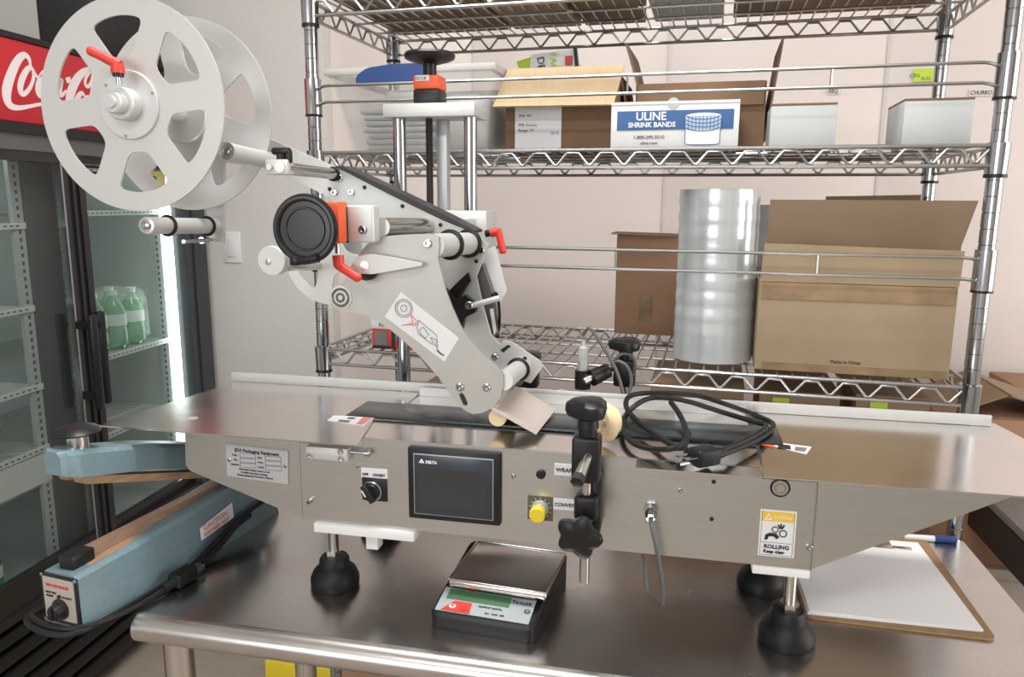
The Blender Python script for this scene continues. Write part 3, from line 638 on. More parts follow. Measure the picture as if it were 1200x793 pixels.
# lower shelf goods
t = thing('small_carton_box', 'closed reddish-brown carton at the back of the lower shelf left of the film roll', 'box', (0.64, 0.3, ZL), FS)
MB().box((0.556, 0.325, ZL), (0.69, 0.395, ZL + 0.222), 0.0015).build('carton_body', 'card_red', t)
MB().box((0.545, 0.305, ZL + 0.2225), (0.695, 0.397, ZL + 0.2255), rot=Matrix.Rotation(0.02, 3, 'Y')).build('top_flap', 'card_red', t)
MB().box((0.61, 0.3241, ZL + 0.03), (0.64, 0.3252, ZL + 0.09)).build('tape_patch', 'tape', t)
t = thing('stretch_film_roll', 'upright roll of clear stretch film wound on a core, on the lower shelf', 'roll', (0.772, 0.115, ZL), FS)
prof = []
for i in range(33):
    z = 0.0 + i * 0.318 / 32; prof.append((0.0735 + (0.0008 if i % 3 == 0 else 0) + 0.0004 * math.sin(i * 1.7), z))
MB().lathe((0.772, 0.115, ZL), (0, 0, 1), [(0.038, 0.0005)] + prof + [(0.038, 0.318)], 48).build('film_winding', 'film', t)
MB().lathe((0.772, 0.115, ZL), (0, 0, 1), [(0.0375, 0), (0.0375, 0.319), (0.034, 0.319), (0.034, 0.0)], 32).build('core', 'core', t)
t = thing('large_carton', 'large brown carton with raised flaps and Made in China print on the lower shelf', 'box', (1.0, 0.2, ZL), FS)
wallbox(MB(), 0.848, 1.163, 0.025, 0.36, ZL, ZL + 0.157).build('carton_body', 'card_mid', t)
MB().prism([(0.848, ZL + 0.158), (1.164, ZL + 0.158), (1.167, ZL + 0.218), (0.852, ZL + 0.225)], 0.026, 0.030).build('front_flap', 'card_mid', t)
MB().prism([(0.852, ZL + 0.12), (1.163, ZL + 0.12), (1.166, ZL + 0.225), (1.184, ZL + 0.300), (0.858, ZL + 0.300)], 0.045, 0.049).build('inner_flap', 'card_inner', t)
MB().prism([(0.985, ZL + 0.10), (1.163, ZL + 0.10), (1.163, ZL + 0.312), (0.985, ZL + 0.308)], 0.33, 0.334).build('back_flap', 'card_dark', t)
tp = MB().box((0.852, 0.0238, ZL + 0.128), (1.160, 0.0250, ZL + 0.157)).box((0.86, 0.0238, ZL), (1.16, 0.0250, ZL + 0.014)).build('packing_tape', 'tape', t)
text('Made in China', 0.0085, 'ink', t, (0.974, 0.0246, ZL + 0.018))
t = thing('grey_carton', 'grey-white carton half hidden between the film roll and the large carton', 'box', (0.9, 0.32, ZL), FS)
MB().box((0.842, 0.376, ZL), (0.93, 0.392, ZL + 0.29), 0.001).build('carton_body', 'greybox', t)
t = thing('red_carton', 'small red and black printed carton at the front left of the lower shelf', 'box', (0.17, 0.04, ZL), FS)
cb = MB().box((0.108, 0.006, ZL), (0.215, 0.10, ZL + 0.040), 0.001).build('carton_body', 'red', t)
MB().box((0.106, 0.004, ZL + 0.0402), (0.217, 0.102, ZL + 0.062), 0.002).build('white_lid', 'label', (t, cb[1]))
MB().box((0.114, 0.0046, ZL + 0.007), (0.141, 0.0062, ZL + 0.036)).box((0.158, 0.0046, ZL + 0.018), (0.205, 0.0062, ZL + 0.038)).build('grey_window', 'greyink', (t, cb[1]))
MB().box((0.108, 0.0044, ZL), (0.148, 0.0062, ZL + 0.006)).box((0.150, 0.0044, ZL), (0.157, 0.0062, ZL + 0.04)).build('black_print', 'ink', (t, cb[1]))
text('RESO', 0.011, 'greyink', (t, cb[1]), (0.124, 0.0034, ZL + 0.046))

# top shelf: cartons lying flat, seen from below
for (a0, a1, b0, b1, h, m, lab) in ((0.03, 0.30, 0.03, 0.36, 0.10, 'card', 'dark brown carton at the left end of the top shelf'), (0.31, 0.46, 0.03, 0.36, 0.09, 'card_light', 'light brown carton on the top shelf right of the dark left one'), (0.47, 0.60, 0.05, 0.36, 0.08, 'card', 'dark brown carton in the middle of the top shelf'), (0.62, 0.76, 0.10, 0.36, 0.07, 'greybox', 'pale carton on the top shelf above the blue-lettered box'), (0.78, 1.15, 0.04, 0.36, 0.10, 'card', 'long dark brown carton at the right end of the top shelf')):
    t = thing('top_shelf_carton', lab, 'box', ((a0 + a1) / 2, (b0 + b1) / 2, ZT), FS, 'cartons on the top shelf')
    MB().box((a0, b0, ZT), (a1, b1, ZT + h), 0.002).build('carton_body', m, t)
    MB().box(((a0 + a1) / 2 - 0.02, b0 - 0.0006, ZT + 0.002), ((a0 + a1) / 2 + 0.02, b0 + 0.001, ZT + h - 0.002)).build('tape_strip', 'tape', t)

# cartons on the bottom shelf, seen between the lower shelf and the machine
ZB = 0.6215
for (a0, a1, zt, m, tag, lab) in ((0.66, 0.835, 1.062, 'card_red', False, 'reddish carton on the bottom shelf below the film roll'), (0.868, 1.008, 1.062, 'card_red', True, 'green-tagged reddish carton below the left half of the large carton'), (1.040, 1.160, 1.066, 'card_red', True, 'green-tagged reddish carton on the bottom shelf nearest the right post')):
    t = thing('stock_carton', lab, 'box', ((a0 + a1) / 2, 0.2, ZB), FS, 'reddish cartons on the bottom shelf')
    MB().box((a0, 0.12, ZB), (a1, 0.36, zt + 0.018), 0.002).build('carton_body', m, t)
    MB().box((a0 - 0.003, 0.114, zt + 0.0185), (a1 + 0.003, 0.365, zt + 0.0225)).box((a0 - 0.002, 0.113, zt - 0.012), (a1 + 0.002, 0.1195, zt + 0.018)).build('lid_flap', 'card', t)
    if tag: MB().box((a0 + 0.022, 0.1115, zt - 0.006), (a0 + 0.052, 0.1129, zt + 0.010)).build('green_tag', 'greentag', t)
t = thing('stock_bag', 'crumpled clear plastic bag on the bottom shelf left of the cartons', 'bag', (0.5, 0.2, ZB), FS)
mb = MB(); mb.sphere((0.49, 0.17, ZB + 0.2), 0.16, (0.95, 0.8, 1.36), 28, 20)
for v in mb.bm.verts:
    v.co += Vector((math.sin(v.co.z * 60 + v.co.y * 40), math.sin(v.co.x * 70), 0.6 * math.sin(v.co.x * 50 + v.co.y * 60))) * 0.012; v.co.z = min(max(ZB + 0.0005, v.co.z), 1.085)
mb.build('bag_film', 'bagwhite', t)
t = thing('stock_carton', 'pale brown carton at the left end of the bottom shelf', 'box', (0.25, 0.2, ZB), FS, 'reddish cartons on the bottom shelf')
MB().box((0.13, 0.10, ZB), (0.30, 0.36, ZB + 0.40), 0.002).build('carton_body', 'card', t)
# cartons on the floor to the right of the shelving
for (x0, x1, y0, y1, h, lab, m) in ((0.62, 0.93, 1.86, 2.12, 0.955, 'brown carton with open flaps on a beige chest right of the shelving', 'card_red'), (0.92, 1.22, 2.16, 2.42, 0.955, 'closed brown carton against the pink wall at the right frame edge', 'card_red')):
    t = thing('floor_carton', lab, 'box', ((x0 + x1) / 2, (y0 + y1) / 2, 0.601 if x0 < 0.7 else 0), group='brown cartons right of the shelving')
    MB().box((x0, y0, 0.601 if x0 < 0.7 else 0), (x1, y1, h), 0.003).build('carton_body', m, t)
    if x0 < 0.7:
        MB().quad([(x1, y0, h + 0.001), (x1, y1, h + 0.001), (x1 - 0.17, y1, h + 0.055), (x1 - 0.17, y0, h + 0.055)], 0.004).build('open_flap', 'card', t)
        MB().quad([(x0, y0, h + 0.001), (x0, y1, h + 0.001), (x0 + 0.13, y1, h + 0.06), (x0 + 0.13, y0, h + 0.06)], 0.004).build('open_flap', 'card', t)
    else: MB().box((x0 + 0.1, y0 - 0.001, h - 0.09), (x0 + 0.15, y0 + 0.001, h)).build('tape_strip', 'tape', t)
t = thing('storage_chest', 'plain beige chest on the floor between the shelving and the grey-topped side table', 'chest', (0.80, 2.0, 0))
MB().box((0.605, 1.85, 0), (0.95, 2.13, 0.57), 0.004).build('chest_body', 'beige', t)
MB().box((0.600, 1.845, 0.572), (0.955, 2.135, 0.600), 0.003).build('chest_lid', 'beige', t)
# black-sided table and crate at the right
t = thing('side_table', 'grey-topped side table with a deep black edge right of the worktable', 'table', (0.95, 1.85, 0))
MB().box((0.702, 1.42, 0.780), (1.25, 2.25, 0.800), 0.002).build('table_top', 'greytop', t)
MB().box((0.700, 1.42, 0.700), (0.716, 2.25, 0.7795)).box((0.716, 1.42, 0.700), (1.25, 1.436, 0.7795)).box((0.716, 2.234, 0.700), (1.25, 2.25, 0.7795)).box((1.234, 1.436, 0.700), (1.25, 2.234, 0.7795)).build('apron', 'black', t)
for (x, y) in ((1.18, 1.47), (1.18, 2.2), (0.98, 2.2), (0.98, 1.47)): MB().box((x - 0.02, y - 0.02, 0), (x + 0.02, y + 0.02, 0.70)).build('leg', 'black', t)
t = thing('black_crate', 'black crate on the floor beneath the grey-topped side table', 'crate', (0.82, 1.80, 0))
mb = MB(); wallbox(mb, 0.62, 0.93, 1.46, 1.83, 0.0, 0.46, 0.012); mb.build('crate_body', 'black', t)
MB().box((0.61, 1.45, 0.44), (0.94, 1.84, 0.47), 0.004).build('crate_lid', 'black', t)
# yellow carton under the table
t = thing('yellow_box', 'yellow printed box on the floor under the worktable', 'box', (-1.0, 1.91, 0))
yb = MB().box((-1.11, 1.80, 0), (-0.89, 2.02, 0.125), 0.003).build('box_body', 'yellow', t)
text('CAUTION', 0.035, 'ink', (t, yb[1]), (-1.09, 1.87, 0.1254), (1, 0, 0), (0, 1, 0))
t = thing('floor_box', 'brown carton on the floor under the worktable beside the yellow box', 'box', (-0.76, 1.85, 0))
MB().box((-0.835, 1.72, 0), (-0.69, 1.98, 0.215), 0.003).build('carton_body', 'card_red', t)

# ---------------------------------------------------------------- worktable
t = thing('worktable', 'stainless steel worktable carrying the labelling machine', 'table', (-0.1, 1.1, 0))
mb = MB(); mb.prism(roundpoly([(-0.70, 0.833), (0.497, 0.833), (0.497, 1.333), (-0.70, 1.333)], 0.012), 0.842, 0.880, axis='z')
mb.build('table_top', 'steel_top', t)
mb = MB(); mb.prism([(0.833 + 0.0205 * math.sin(a) * -1, 0.8595 + 0.0205 * math.cos(a)) for a in [i * PI / 12 for i in range(13)]], -0.70, 0.497, axis='x')
mb.build('rolled_edge', 'steel_top', t)
for (x, y) in ((-0.675, 0.875), (-0.675, 1.24), (0.44, 0.875), (0.44, 1.30)):
    MB().cyl((x, y, 0.03), (x, y, 0.842), 0.0205, seg=24).build('leg', 'steelrod', t)
    MB().lathe((x, y, 0), (0, 0, 1), [(0.02, 0), (0.024, 0.01), (0.018, 0.03)], 20).build('foot', 'steelrod', t)
MB().cyl((-0.675, 0.895, 0.30), (-0.675, 1.22, 0.30), 0.012).cyl((0.44, 0.895, 0.30), (0.44, 1.28, 0.30), 0.012).build('brace', 'steelrod', t)

# ---------------------------------------------------------------- kitchen scale
ZK = 0.8802
t = thing('kitchen_scale', 'black digital kitchen scale with steel platform on the worktable', 'scale', (0.07, 0.09, ZK), FK)
base = [(0.0, 0.0), (0.1395, 0.0), (0.150, 0.060), (0.151, 0.168), (0.143, 0.176), (0.008, 0.176), (0.0, 0.168)]
mb = MB()
lo = roundpoly([(0.0, 0.0), (0.143, 0.0), (0.151, 0.176), (-0.002, 0.176)], 0.012, 4)
vs = []
def zt(y): return ZK + (0.018 + (0.030 - 0.018) * min(y / 0.055, 1.0) if y < 0.055 else 0.030 + 0.012 * (y - 0.055) / 0.12)
a = [mb.bm.verts.new((x, y, ZK)) for x, y in lo]; b = [mb.bm.verts.new((x, y, zt(y))) for x, y in lo]
lo2 = [(0.072 + (x - 0.072) * 0.955, 0.088 + (y - 0.088) * 0.965) for x, y in lo]
c = [mb.bm.verts.new((x, y, zt(y) + 0.004)) for x, y in lo2]
n = len(lo)
for i in range(n):
    j = (i + 1) % n; mb.bm.faces.new((a[i], a[j], b[j], b[i])); mb.bm.faces.new((b[i], b[j], c[j], c[i]))
mb.bm.faces.new(a[::-1])
for tr in tessellate_polygon([[Vector((x, y, 0)) for x, y in lo2]]): mb.bm.faces.new([c[i] for i in tr])
mb.build('scale_base', 'black', t)
def kz(y): return ZK + 0.0225 + (0.0345 - 0.0225) * (y - 0.004) / 0.051
def kq(x0, x1, y0, y1, dz=0.0006, sk=0.0):
    return [(x0, y0, kz(y0) + dz), (x1, y0, kz(y0) + dz), (x1 + sk, y1, kz(y1) + dz), (x0 + sk, y1, kz(y1) + dz)]
kp = MB().quad(kq(0.006, 0.135, 0.005, 0.048), 0.0008).build('keypad_panel', 'keypad', t)
MB().quad(kq(0.014, 0.102, 0.027, 0.044, 0.0018), 0.0006).build('display', 'lcd', (t, kp[1]))
MB().quad([(0.014, 0.0055, kz(0.0055) + 0.002), (0.054, 0.0055, kz(0.0055) + 0.002), (0.052, 0.024, kz(0.024) + 0.002), (0.028, 0.024, kz(0.024) + 0.002)], 0.0005).build('red_key_field', 'red', (t, kp[1]))
MB().cyl((0.028, 0.0135, kz(0.0135) + 0.0022), (0.028, 0.0135, kz(0.0135) + 0.0034), 0.0048).build('power_key', 'label', (t, kp[1]))
MB().cyl((0.028, 0.0135, kz(0.0135) + 0.0030), (0.028, 0.0135, kz(0.0135) + 0.0038), 0.0022).build('key_mark', 'red', (t, kp[1]))
MB().cyl((0.045, 0.0125, kz(0.0125) + 0.0022), (0.045, 0.0125, kz(0.0125) + 0.0034), 0.0046).build('tare_key', 'redink', (t, kp[1]))
MB().torus((0.128, 0.025, kz(0.025) + 0.0022), (0, 0, 1), 0.0034, 0.0007, 18, 6).build('capacity_ring', 'ink', (t, kp[1]))
kyd = Vector((0, 0.051, 0.012)).normalized()
text([('T', 0.0085, (0.1035, 0.0355, kz(0.0355) + 0.0022), 'LEFT'), ('AYLOR', 0.0070, (0.1085, 0.0355, kz(0.0355) + 0.0022), 'LEFT'), ('COMPACT DIGITAL', 0.0038, (0.062, 0.0195, kz(0.0195) + 0.0022), 'LEFT'), ('ON   TARE   OFF', 0.0036, (0.074, 0.0095, kz(0.0095) + 0.0022), 'LEFT')], 0, 'ink', (t, kp[1]), None, (1, 0, 0), kyd)
MB().quad([(0.040, 0.045, kz(0.045) + 0.0022), (0.047, 0.045, kz(0.045) + 0.0022), (0.0438, 0.050, kz(0.05) + 0.0022), (0.0432, 0.050, kz(0.05) + 0.0022)], 0.0005).build('red_pointer', 'red', (t, kp[1]))
pl = MB().box((0.014, 0.034, ZK + 0.0420), (0.151, 0.158, ZK + 0.0535), 0.004, seg=3).build('platform', 'sheet', t)
mb = MB()
for (c0, c1) in (((0.014, 0.034, 0), (0.0165, 0.158, 0)), ((0.1485, 0.034, 0), (0.151, 0.158, 0)), ((0.0165, 0.034, 0), (0.1485, 0.0365, 0)), ((0.0165, 0.1555, 0), (0.1485, 0.158, 0))): mb.box((c0[0], c0[1], ZK + 0.0530), (c1[0], c1[1], ZK + 0.0552), 0.001)
mb.build('platform_rim', 'sheet', (t, pl[1]))
MB().box((0.026, 0.062, ZK + 0.034), (0.139, 0.150, ZK + 0.0425)).build('platform_support', 'black', t)

# ---------------------------------------------------------------- clipboard with paper
ZC = 0.8803
t = thing('clipboard', 'brown hardboard clipboard with steel clip on the right of the worktable', 'clipboard', (0.117, 0.15, ZC), FC)
mb = MB(); mb.prism(roundpoly([(0.0, 0.0), (0.2352, -0.004), (0.238, 0.300), (0.003, 0.304)], 0.012), ZC, ZC + 0.0035, axis='z'); mb.build('board', 'hardboard', t)
MB().box((0.075, 0.262, ZC + 0.0036), (0.175, 0.292, ZC + 0.0060), 0.001).cyl((0.075, 0.272, ZC + 0.011), (0.175, 0.272, ZC + 0.011), 0.004, seg=14).box((0.078, 0.236, ZC + 0.0086), (0.172, 0.270, ZC + 0.0100), 0.0006).build('clip', 'steelrod', t)
MB().box((0.172, 0.238, ZC + 0.0086), (0.200, 0.246, ZC + 0.0106), 0.0006).build('clip_edge', 'steelrod', t)
t = thing('paper_sheets', 'stack of blank white paper sheets on the clipboard', 'paper', (0.11, 0.13, ZC + 0.0036), FC)
for i in range(3):
    d = 0.0015 * i
    MB().prism([(0.004 + d, 0.006 + d), (0.2215 + d * .5, 0.010 - d), (0.2165 + d * .5, 0.272), (0.002 + d, 0.268)], ZC + 0.0037 + i * 0.0016, ZC + 0.0037 + i * 0.0016 + 0.0014, axis='z').build('sheet', 'paper', t, smooth=0)

t = thing('marker_pen', 'blue capped pen lying behind the clipboard by the shelf post', 'pen', (0.45, 1.31, 0.8802))
MB().cyl((0.40, 1.312, 0.8855), (0.452, 1.316, 0.8855), 0.0052, seg=14).build('pen_barrel', 'label', t)
MB().cyl((0.448, 1.3157, 0.8857), (0.482, 1.318, 0.8857), 0.0058, seg=14).build('pen_cap', 'bluelid', t)
# ---------------------------------------------------------------- hand impulse sealer (frame I: x along the body, y to its left)
ZI = 0.8803
t = thing('impulse_sealer', 'blue enamelled hand impulse sealer with raised arm at the left of the worktable', 'sealer', (0.2, 0.035, ZI), FI)
mb = MB()
sec = [(-0.001, 0.0), (0.070, 0.0), (0.066, 0.068), (0.061, 0.0745), (0.010, 0.0755), (0.004, 0.070)]
prs = []
for (s, k, hz) in ((0.0, 0.97, 1.0), (0.004, 1.0, 1.0), (0.20, 1.0, 1.08), (0.31, 1.0, 1.2), (0.355, 1.0, 1.0), (0.404, 0.98, 0.30), (0.410, 0.96, 0.24)):
    prs.append([mb.bm.verts.new((s, 0.035 + (y - 0.035) * k, ZI + z * hz)) for y, z in sec])
for A, B in zip(prs, prs[1:]):
    for i in range(6): j = (i + 1) % 6; mb.bm.faces.new((A[i], A[j], B[j], B[i]))
mb.bm.faces.new(prs[0]); mb.bm.faces.new(prs[-1][::-1])
bmesh.ops.bevel(mb.bm, geom=[e for e in mb.bm.edges if e.calc_face_angle(0) > 0.6], offset=0.003, segments=2, affect='EDGES', profile=0.5)
mb.build('body', 'sealer', t)
pn = MB().box((-0.0022, 0.0025, ZI + 0.004), (0.0002, 0.0675, ZI + 0.0725), 0.0008).build('panel_gasket', 'black', t)
MB().box((-0.0036, 0.008, ZI + 0.010), (-0.0021, 0.062, ZI + 0.068)).build('dial_panel', 'panelface', (t, pn[1]))
text([('IMPULSE SEALER', 0.0056, (-0.0040, 0.056, ZI + 0.056), 'LEFT')], 0, 'redink', (t, pn[1]), None, (0, -1, 0), (0, 0, 1))
text([('HEAT TIME', 0.0038, (-0.0040, 0.058, ZI + 0.046), 'LEFT'), ('ADJUST', 0.0038, (-0.0040, 0.058, ZI + 0.041), 'LEFT'), ('ON LIGHT', 0.0038, (-0.0040, 0.030, ZI + 0.0425), 'LEFT')], 0, 'ink', (t, pn[1]), None, (0, -1, 0), (0, 0, 1))
MB().cyl((-0.0035, 0.034, ZI + 0.044), (-0.0062, 0.034, ZI + 0.044), 0.0024, seg=12).build('pilot_lamp', 'black', (t, pn[1]))
mb = MB().lathe((-0.0035, 0.034, ZI + 0.026), (-1, 0, 0), [(0.0145, 0), (0.0145, 0.002), (0.0105, 0.0035), (0.0098, 0.012), (0.0085, 0.0135), (0, 0.0135)], 24)
mb.box((-0.0185, 0.0325, ZI + 0.017), (-0.015, 0.0355, ZI + 0.035)); mb.build('timer_dial', 'black', (t, pn[1]))
for (y, z) in ((0.0055, 0.007), (0.0645, 0.007), (0.0055, 0.0695), (0.0645, 0.0695)): MB().lathe((-0.002, y, ZI + z), (-1, 0, 0), [(0.0026, 0), (0.0026, 0.001), (0.001, 0.0018), (0, 0.0018)], 10).build('panel_screw', 'chrome', (t, pn[1]))
MB().box((0.010, 0.022, ZI + 0.0735), (0.046, 0.048, ZI + 0.094), 0.003).build('end_block', 'black', t)
mb = MB(); mb.prism([(0.046, 0.0745), (0.34, 0.0825), (0.34, 0.094), (0.046, 0.090)], 0.030, 0.046, mtx=Matrix.Translation((0, 0, ZI))); mb.build('seal_bar', 'ptfe', t)
mb = MB(); mb.prism([(0.03, 0.0735), (0.30, 0.081), (0.30, 0.0835), (0.03, 0.0765)], 0.014, 0.029, mtx=Matrix.Translation((0, 0, ZI))); mb.build('wood_strip', 'wood', t)
st = MB().quad([(0.215, -0.0012, ZI + 0.032), (0.290, -0.0014, ZI + 0.040), (0.290, 0.0006, ZI + 0.066), (0.215, 0.0006, ZI + 0.052)], 0.0008).build('warning_sticker', 'label', t)
text([('CAUTION', 0.012, (0.220, -0.0030, ZI + 0.046), 'LEFT'), ('DANGER HOT', 0.009, (0.220, -0.0030, ZI + 0.036), 'LEFT')], 0, 'pinkink', (t, st[1]), None, (1, 0, 0.1), (0, 0.03, 1))
# raised arm: tapered housing, wood pressing strip underneath, press knob
mb = MB()
L = [(0.008, 0.2385, 0.2075), (0.015, 0.2395, 0.2045), (0.03, 0.2375, 0.2000), (0.146, 0.2105, 0.172), (0.243, 0.1795, 0.138), (0.34, 0.142, 0.104), (0.395, 0.118, 0.080)]
prs = []
for i, (s, zt_, zb_) in enumerate(L):
    wd = (0.014, 0.022, 0.026)[min(i, 2)]
    prs.append([mb.bm.verts.new((s, 0.036 + y, ZI + z)) for (y, z) in ((-wd, zb_), (wd, zb_), (wd, zt_ - 0.006), (wd - 0.006, zt_), (-wd + 0.006, zt_), (-wd, zt_ - 0.006))])
for A, B in zip(prs, prs[1:]):
    for i in range(6): j = (i + 1) % 6; mb.bm.faces.new((A[i], A[j], B[j], B[i]))
mb.bm.faces.new(prs[0]); mb.bm.faces.new(prs[-1][::-1])
bmesh.ops.bevel(mb.bm, geom=[e for e in mb.bm.edges if e.calc_face_angle(0) > 0.5], offset=0.004, segments=3, affect='EDGES', profile=0.5)
arm = mb.build('press_arm', 'sealer', t)
mb = MB(); mb.prism([(0.036, 0.1985), (0.34, 0.1035), (0.34, 0.092), (0.040, 0.186)], 0.018, 0.040, mtx=Matrix.Translation((0, 0, ZI))); mb.build('pressing_strip', 'wood', (t, arm[1]))
mb = MB(); mb.prism([(0.030, 0.199), (0.33, 0.107), (0.33, 0.099), (0.032, 0.191)], 0.041, 0.056, mtx=Matrix.Translation((0, 0, ZI))); mb.build('backing_strip', 'ptfe', (t, arm[1]))
MB().cyl((0.048, 0.037, ZI + 0.230), (0.048, 0.037, ZI + 0.256), 0.013, seg=20).build('knob_stem', 'steelrod', (t, arm[1]))
MB().lathe((0.048, 0.037, ZI + 0.250), (0, 0, 1), [(0.012, 0), (0.029, 0.003), (0.030, 0.005), (0.024, 0.010), (0.012, 0.0135), (0, 0.0145)], 28).build('press_knob', 'black', (t, arm[1]))
MB().box((0.36, -0.001, ZI + 0.05), (0.402, 0.004, ZI + 0.10), 0.003).box((0.36, 0.066, ZI + 0.05), (0.402, 0.071, ZI + 0.10), 0.003).cyl((0.385, -0.003, ZI + 0.09), (0.385, 0.073, ZI + 0.09), 0.005).build('hinge', 'steelrod', t)
MB().tube([(0.40, -0.006, ZI + 0.045), (0.30, -0.010, ZI + 0.040), (0.24, -0.012, ZI + 0.026), (0.17, -0.016, ZI + 0.007), (0.12, -0.014, ZI + 0.0052), (0.04, -0.012, ZI + 0.0052), (-0.015, -0.008, ZI + 0.0045), (-0.028, 0.03, ZI + 0.0035), (-0.026, 0.075, ZI + 0.010), (-0.005, 0.088, ZI + 0.012), (0.03, 0.084, ZI + 0.006)], 0.0040, 8, 3).tube([(0.03, 0.079, ZI + 0.005), (-0.012, 0.082, ZI + 0.013), (-0.019, 0.065, ZI + 0.0115), (-0.020, 0.03, ZI + 0.0085), (-0.010, -0.004, ZI + 0.0085), (0.03, -0.020, ZI + 0.006), (0.08, -0.026, ZI + 0.0055), (0.135, -0.027, ZI + 0.0095)], 0.0040, 8, 3).tube([(0.32, -0.007, ZI + 0.034), (0.28, -0.008, ZI + 0.030), (0.25, -0.012, ZI + 0.018), (0.20, -0.018, ZI + 0.006)], 0.007, 8, 2).build('mains_cord', 'rubber', t)
pg = MB().box((0.125, -0.040, ZI + 0.0010), (0.165, -0.018, ZI + 0.022), 0.004, seg=3).cyl((0.108, -0.027, ZI + 0.0095), (0.128, -0.028, ZI + 0.0105), 0.006, 0.008).build('plug', 'rubber', t)
for dy in (-0.036, -0.024): MB().box((0.160, dy, ZI + 0.007), (0.182, dy + 0.0016, ZI + 0.014)).build('prong', 'steelrod', (t, pg[1]))

# ---------------------------------------------------------------- labelling machine
lm = thing('labelling_machine', 'stainless tabletop conveyor labelling machine with white tape reels and red levers', 'machine', (-0.16, 1.06, 0.88))
YF = 0.925
ZP = 1.1237     # top of the side plates
# conveyor
mb = MB(); mb.prism([(-0.497, 0.995), (0.181, 0.995), (0.181, 1.108), (0.116, 1.108), (0.116, 1.1212), (-0.405, 1.1212), (-0.405, 1.108), (-0.497, 1.108)], YF, YF + 0.003)
fpn = mb.build('front_panel', 'steel', lm, smooth=0)
MB().box((-0.494, 1.200, 0.995), (0.179, 1.203, 1.108)).build('rear_panel', 'steel', lm)
MB().box((-0.494, 0.9285, 0.996), (0.178, 1.1995, 1.000)).build('bottom_panel', 'steel', lm)
MB().box((-0.460, 0.9285, 1.1190), (0.116, 1.010, 1.1214)).box((-0.460, 1.094, 1.1190), (0.116, 1.199, 1.1214)).build('deck', 'sheet', lm)
mb = MB(); mb.prism([(0.9245, 1.1212), (0.900, 1.1185), (0.900, 1.1167), (0.9245, 1.1192)], -0.035, 0.114, axis='x'); mb.build('deck_lip', 'sheet', lm, smooth=0)
MB().box((-0.466, 1.012, 1.1225), (0.152, 1.092, 1.1262), 0.001).build('conveyor_belt', 'belt', lm)
MB().cyl((-0.459, 1.0125, 1.1168), (-0.459, 1.0915, 1.1168), 0.0056, seg=20).cyl((0.145, 1.0125, 1.1168), (0.145, 1.0915, 1.1168), 0.0056, seg=20).build('belt_roller', 'steelrod', lm)
mb = MB(); mb.prism([(-0.788, 0.889), (-0.3954, 0.889), (-0.4210, 1.0105), (-0.4690, 1.0105), (-0.4690, 1.0935), (-0.405, 1.0935), (-0.405, 1.1715), (-0.744, 1.1715)], ZP - 0.002, ZP, axis='z'); mb.build('infeed_plate', 'sheet', lm, smooth=0)
MB().lathe((-0.680, 0.950, ZP + 0.0002), (0, 0, 1), [(0.0085, 0), (0.0085, 0.0002), (0, 0.0002)], 18).build('round_mark', 'plaque', lm)
mb = MB(); mb.prism([(0.1133, 0.889), (0.487, 0.889), (0.479, 1.1215), (0.4687, 1.1938), (0.135, 1.1938), (0.135, 1.0935), (0.1535, 1.0935), (0.1535, 1.0105), (0.1215, 1.0105)], ZP - 0.002, ZP, axis='z'); mb.build('outfeed_plate', 'sheet', lm, smooth=0)
mb = MB(); mb.prism([(-0.676, ZP - 0.0025), (-0.679, 1.060), (-0.672, 1.052), (-0.498, 0.996), (-0.498, ZP - 0.0025)], YF + 0.001, YF + 0.003); mb.build('infeed_skirt', 'steel', lm, smooth=0)
mb = MB(); mb.prism([(0.182, 0.996), (0.357, 1.090), (0.414, ZP - 0.0025), (0.182, ZP - 0.0025)], YF + 0.001, YF + 0.003); mb.build('outfeed_skirt', 'steel', lm, smooth=0)
MB().box((0.1800, YF - 0.0016, 0.995), (0.1818, YF + 0.001, 1.1085)).build('panel_edge', 'chrome', lm)
MB().box((-0.756, 1.1725, 1.1242), (0.457, 1.1765, 1.1402), 0.0008).box((0.38, 1.1765, 1.1239), (0.43, 1.190, 1.1256)).build('guide_rail', 'alu', lm)
MB().box((-0.42, 1.1767, 1.1216), (-0.40, 1.199, 1.132)).box((0.09, 1.1767, 1.1216), (0.11, 1.199, 1.132)).build('rail_bracket', 'alu', lm)
MB().box((-0.402, 1.1580, 1.1216), (0.116, 1.1615, 1.1360)).build('rear_guide', 'alu', lm)
# levelling feet on white pads
MB().box((-0.478, 0.918, 0.981), (-0.330, 0.990, 0.9945), 0.0015).build('mount_pad', 'white', lm)
MB().box((-0.412, 0.945, 0.950), (-0.394, 0.965, 0.981), 0.001).build('pad_block', 'white', lm)
MB().box((0.112, 0.922, 0.984), (0.180, 0.990, 0.9945), 0.0015).build('mount_pad', 'white', lm)
for (x, y) in ((-0.471, 0.965), (0.164, 0.955), (-0.471, 1.150), (0.147, 1.092)):
    f = MB().lathe((x, y, 0.8803), (0, 0, 1), [(0.0345, 0), (0.0355, 0.004), (0.0355, 0.012), (0.031, 0.022), (0.0225, 0.030), (0.0215, 0.040), (0.019, 0.0435), (0, 0.0435)], 32).build('levelling_foot', 'rubber', lm)
    MB().cyl((x, y, 0.920), (x, y, 0.9835), 0.0075, seg=18).build('foot_rod', 'steelrod', (lm, f[1]))
    MB().cyl((x, y, 0.9235), (x, y, 0.934), 0.0125, seg=6).build('foot_nut', 'steelrod', (lm, f[1]))
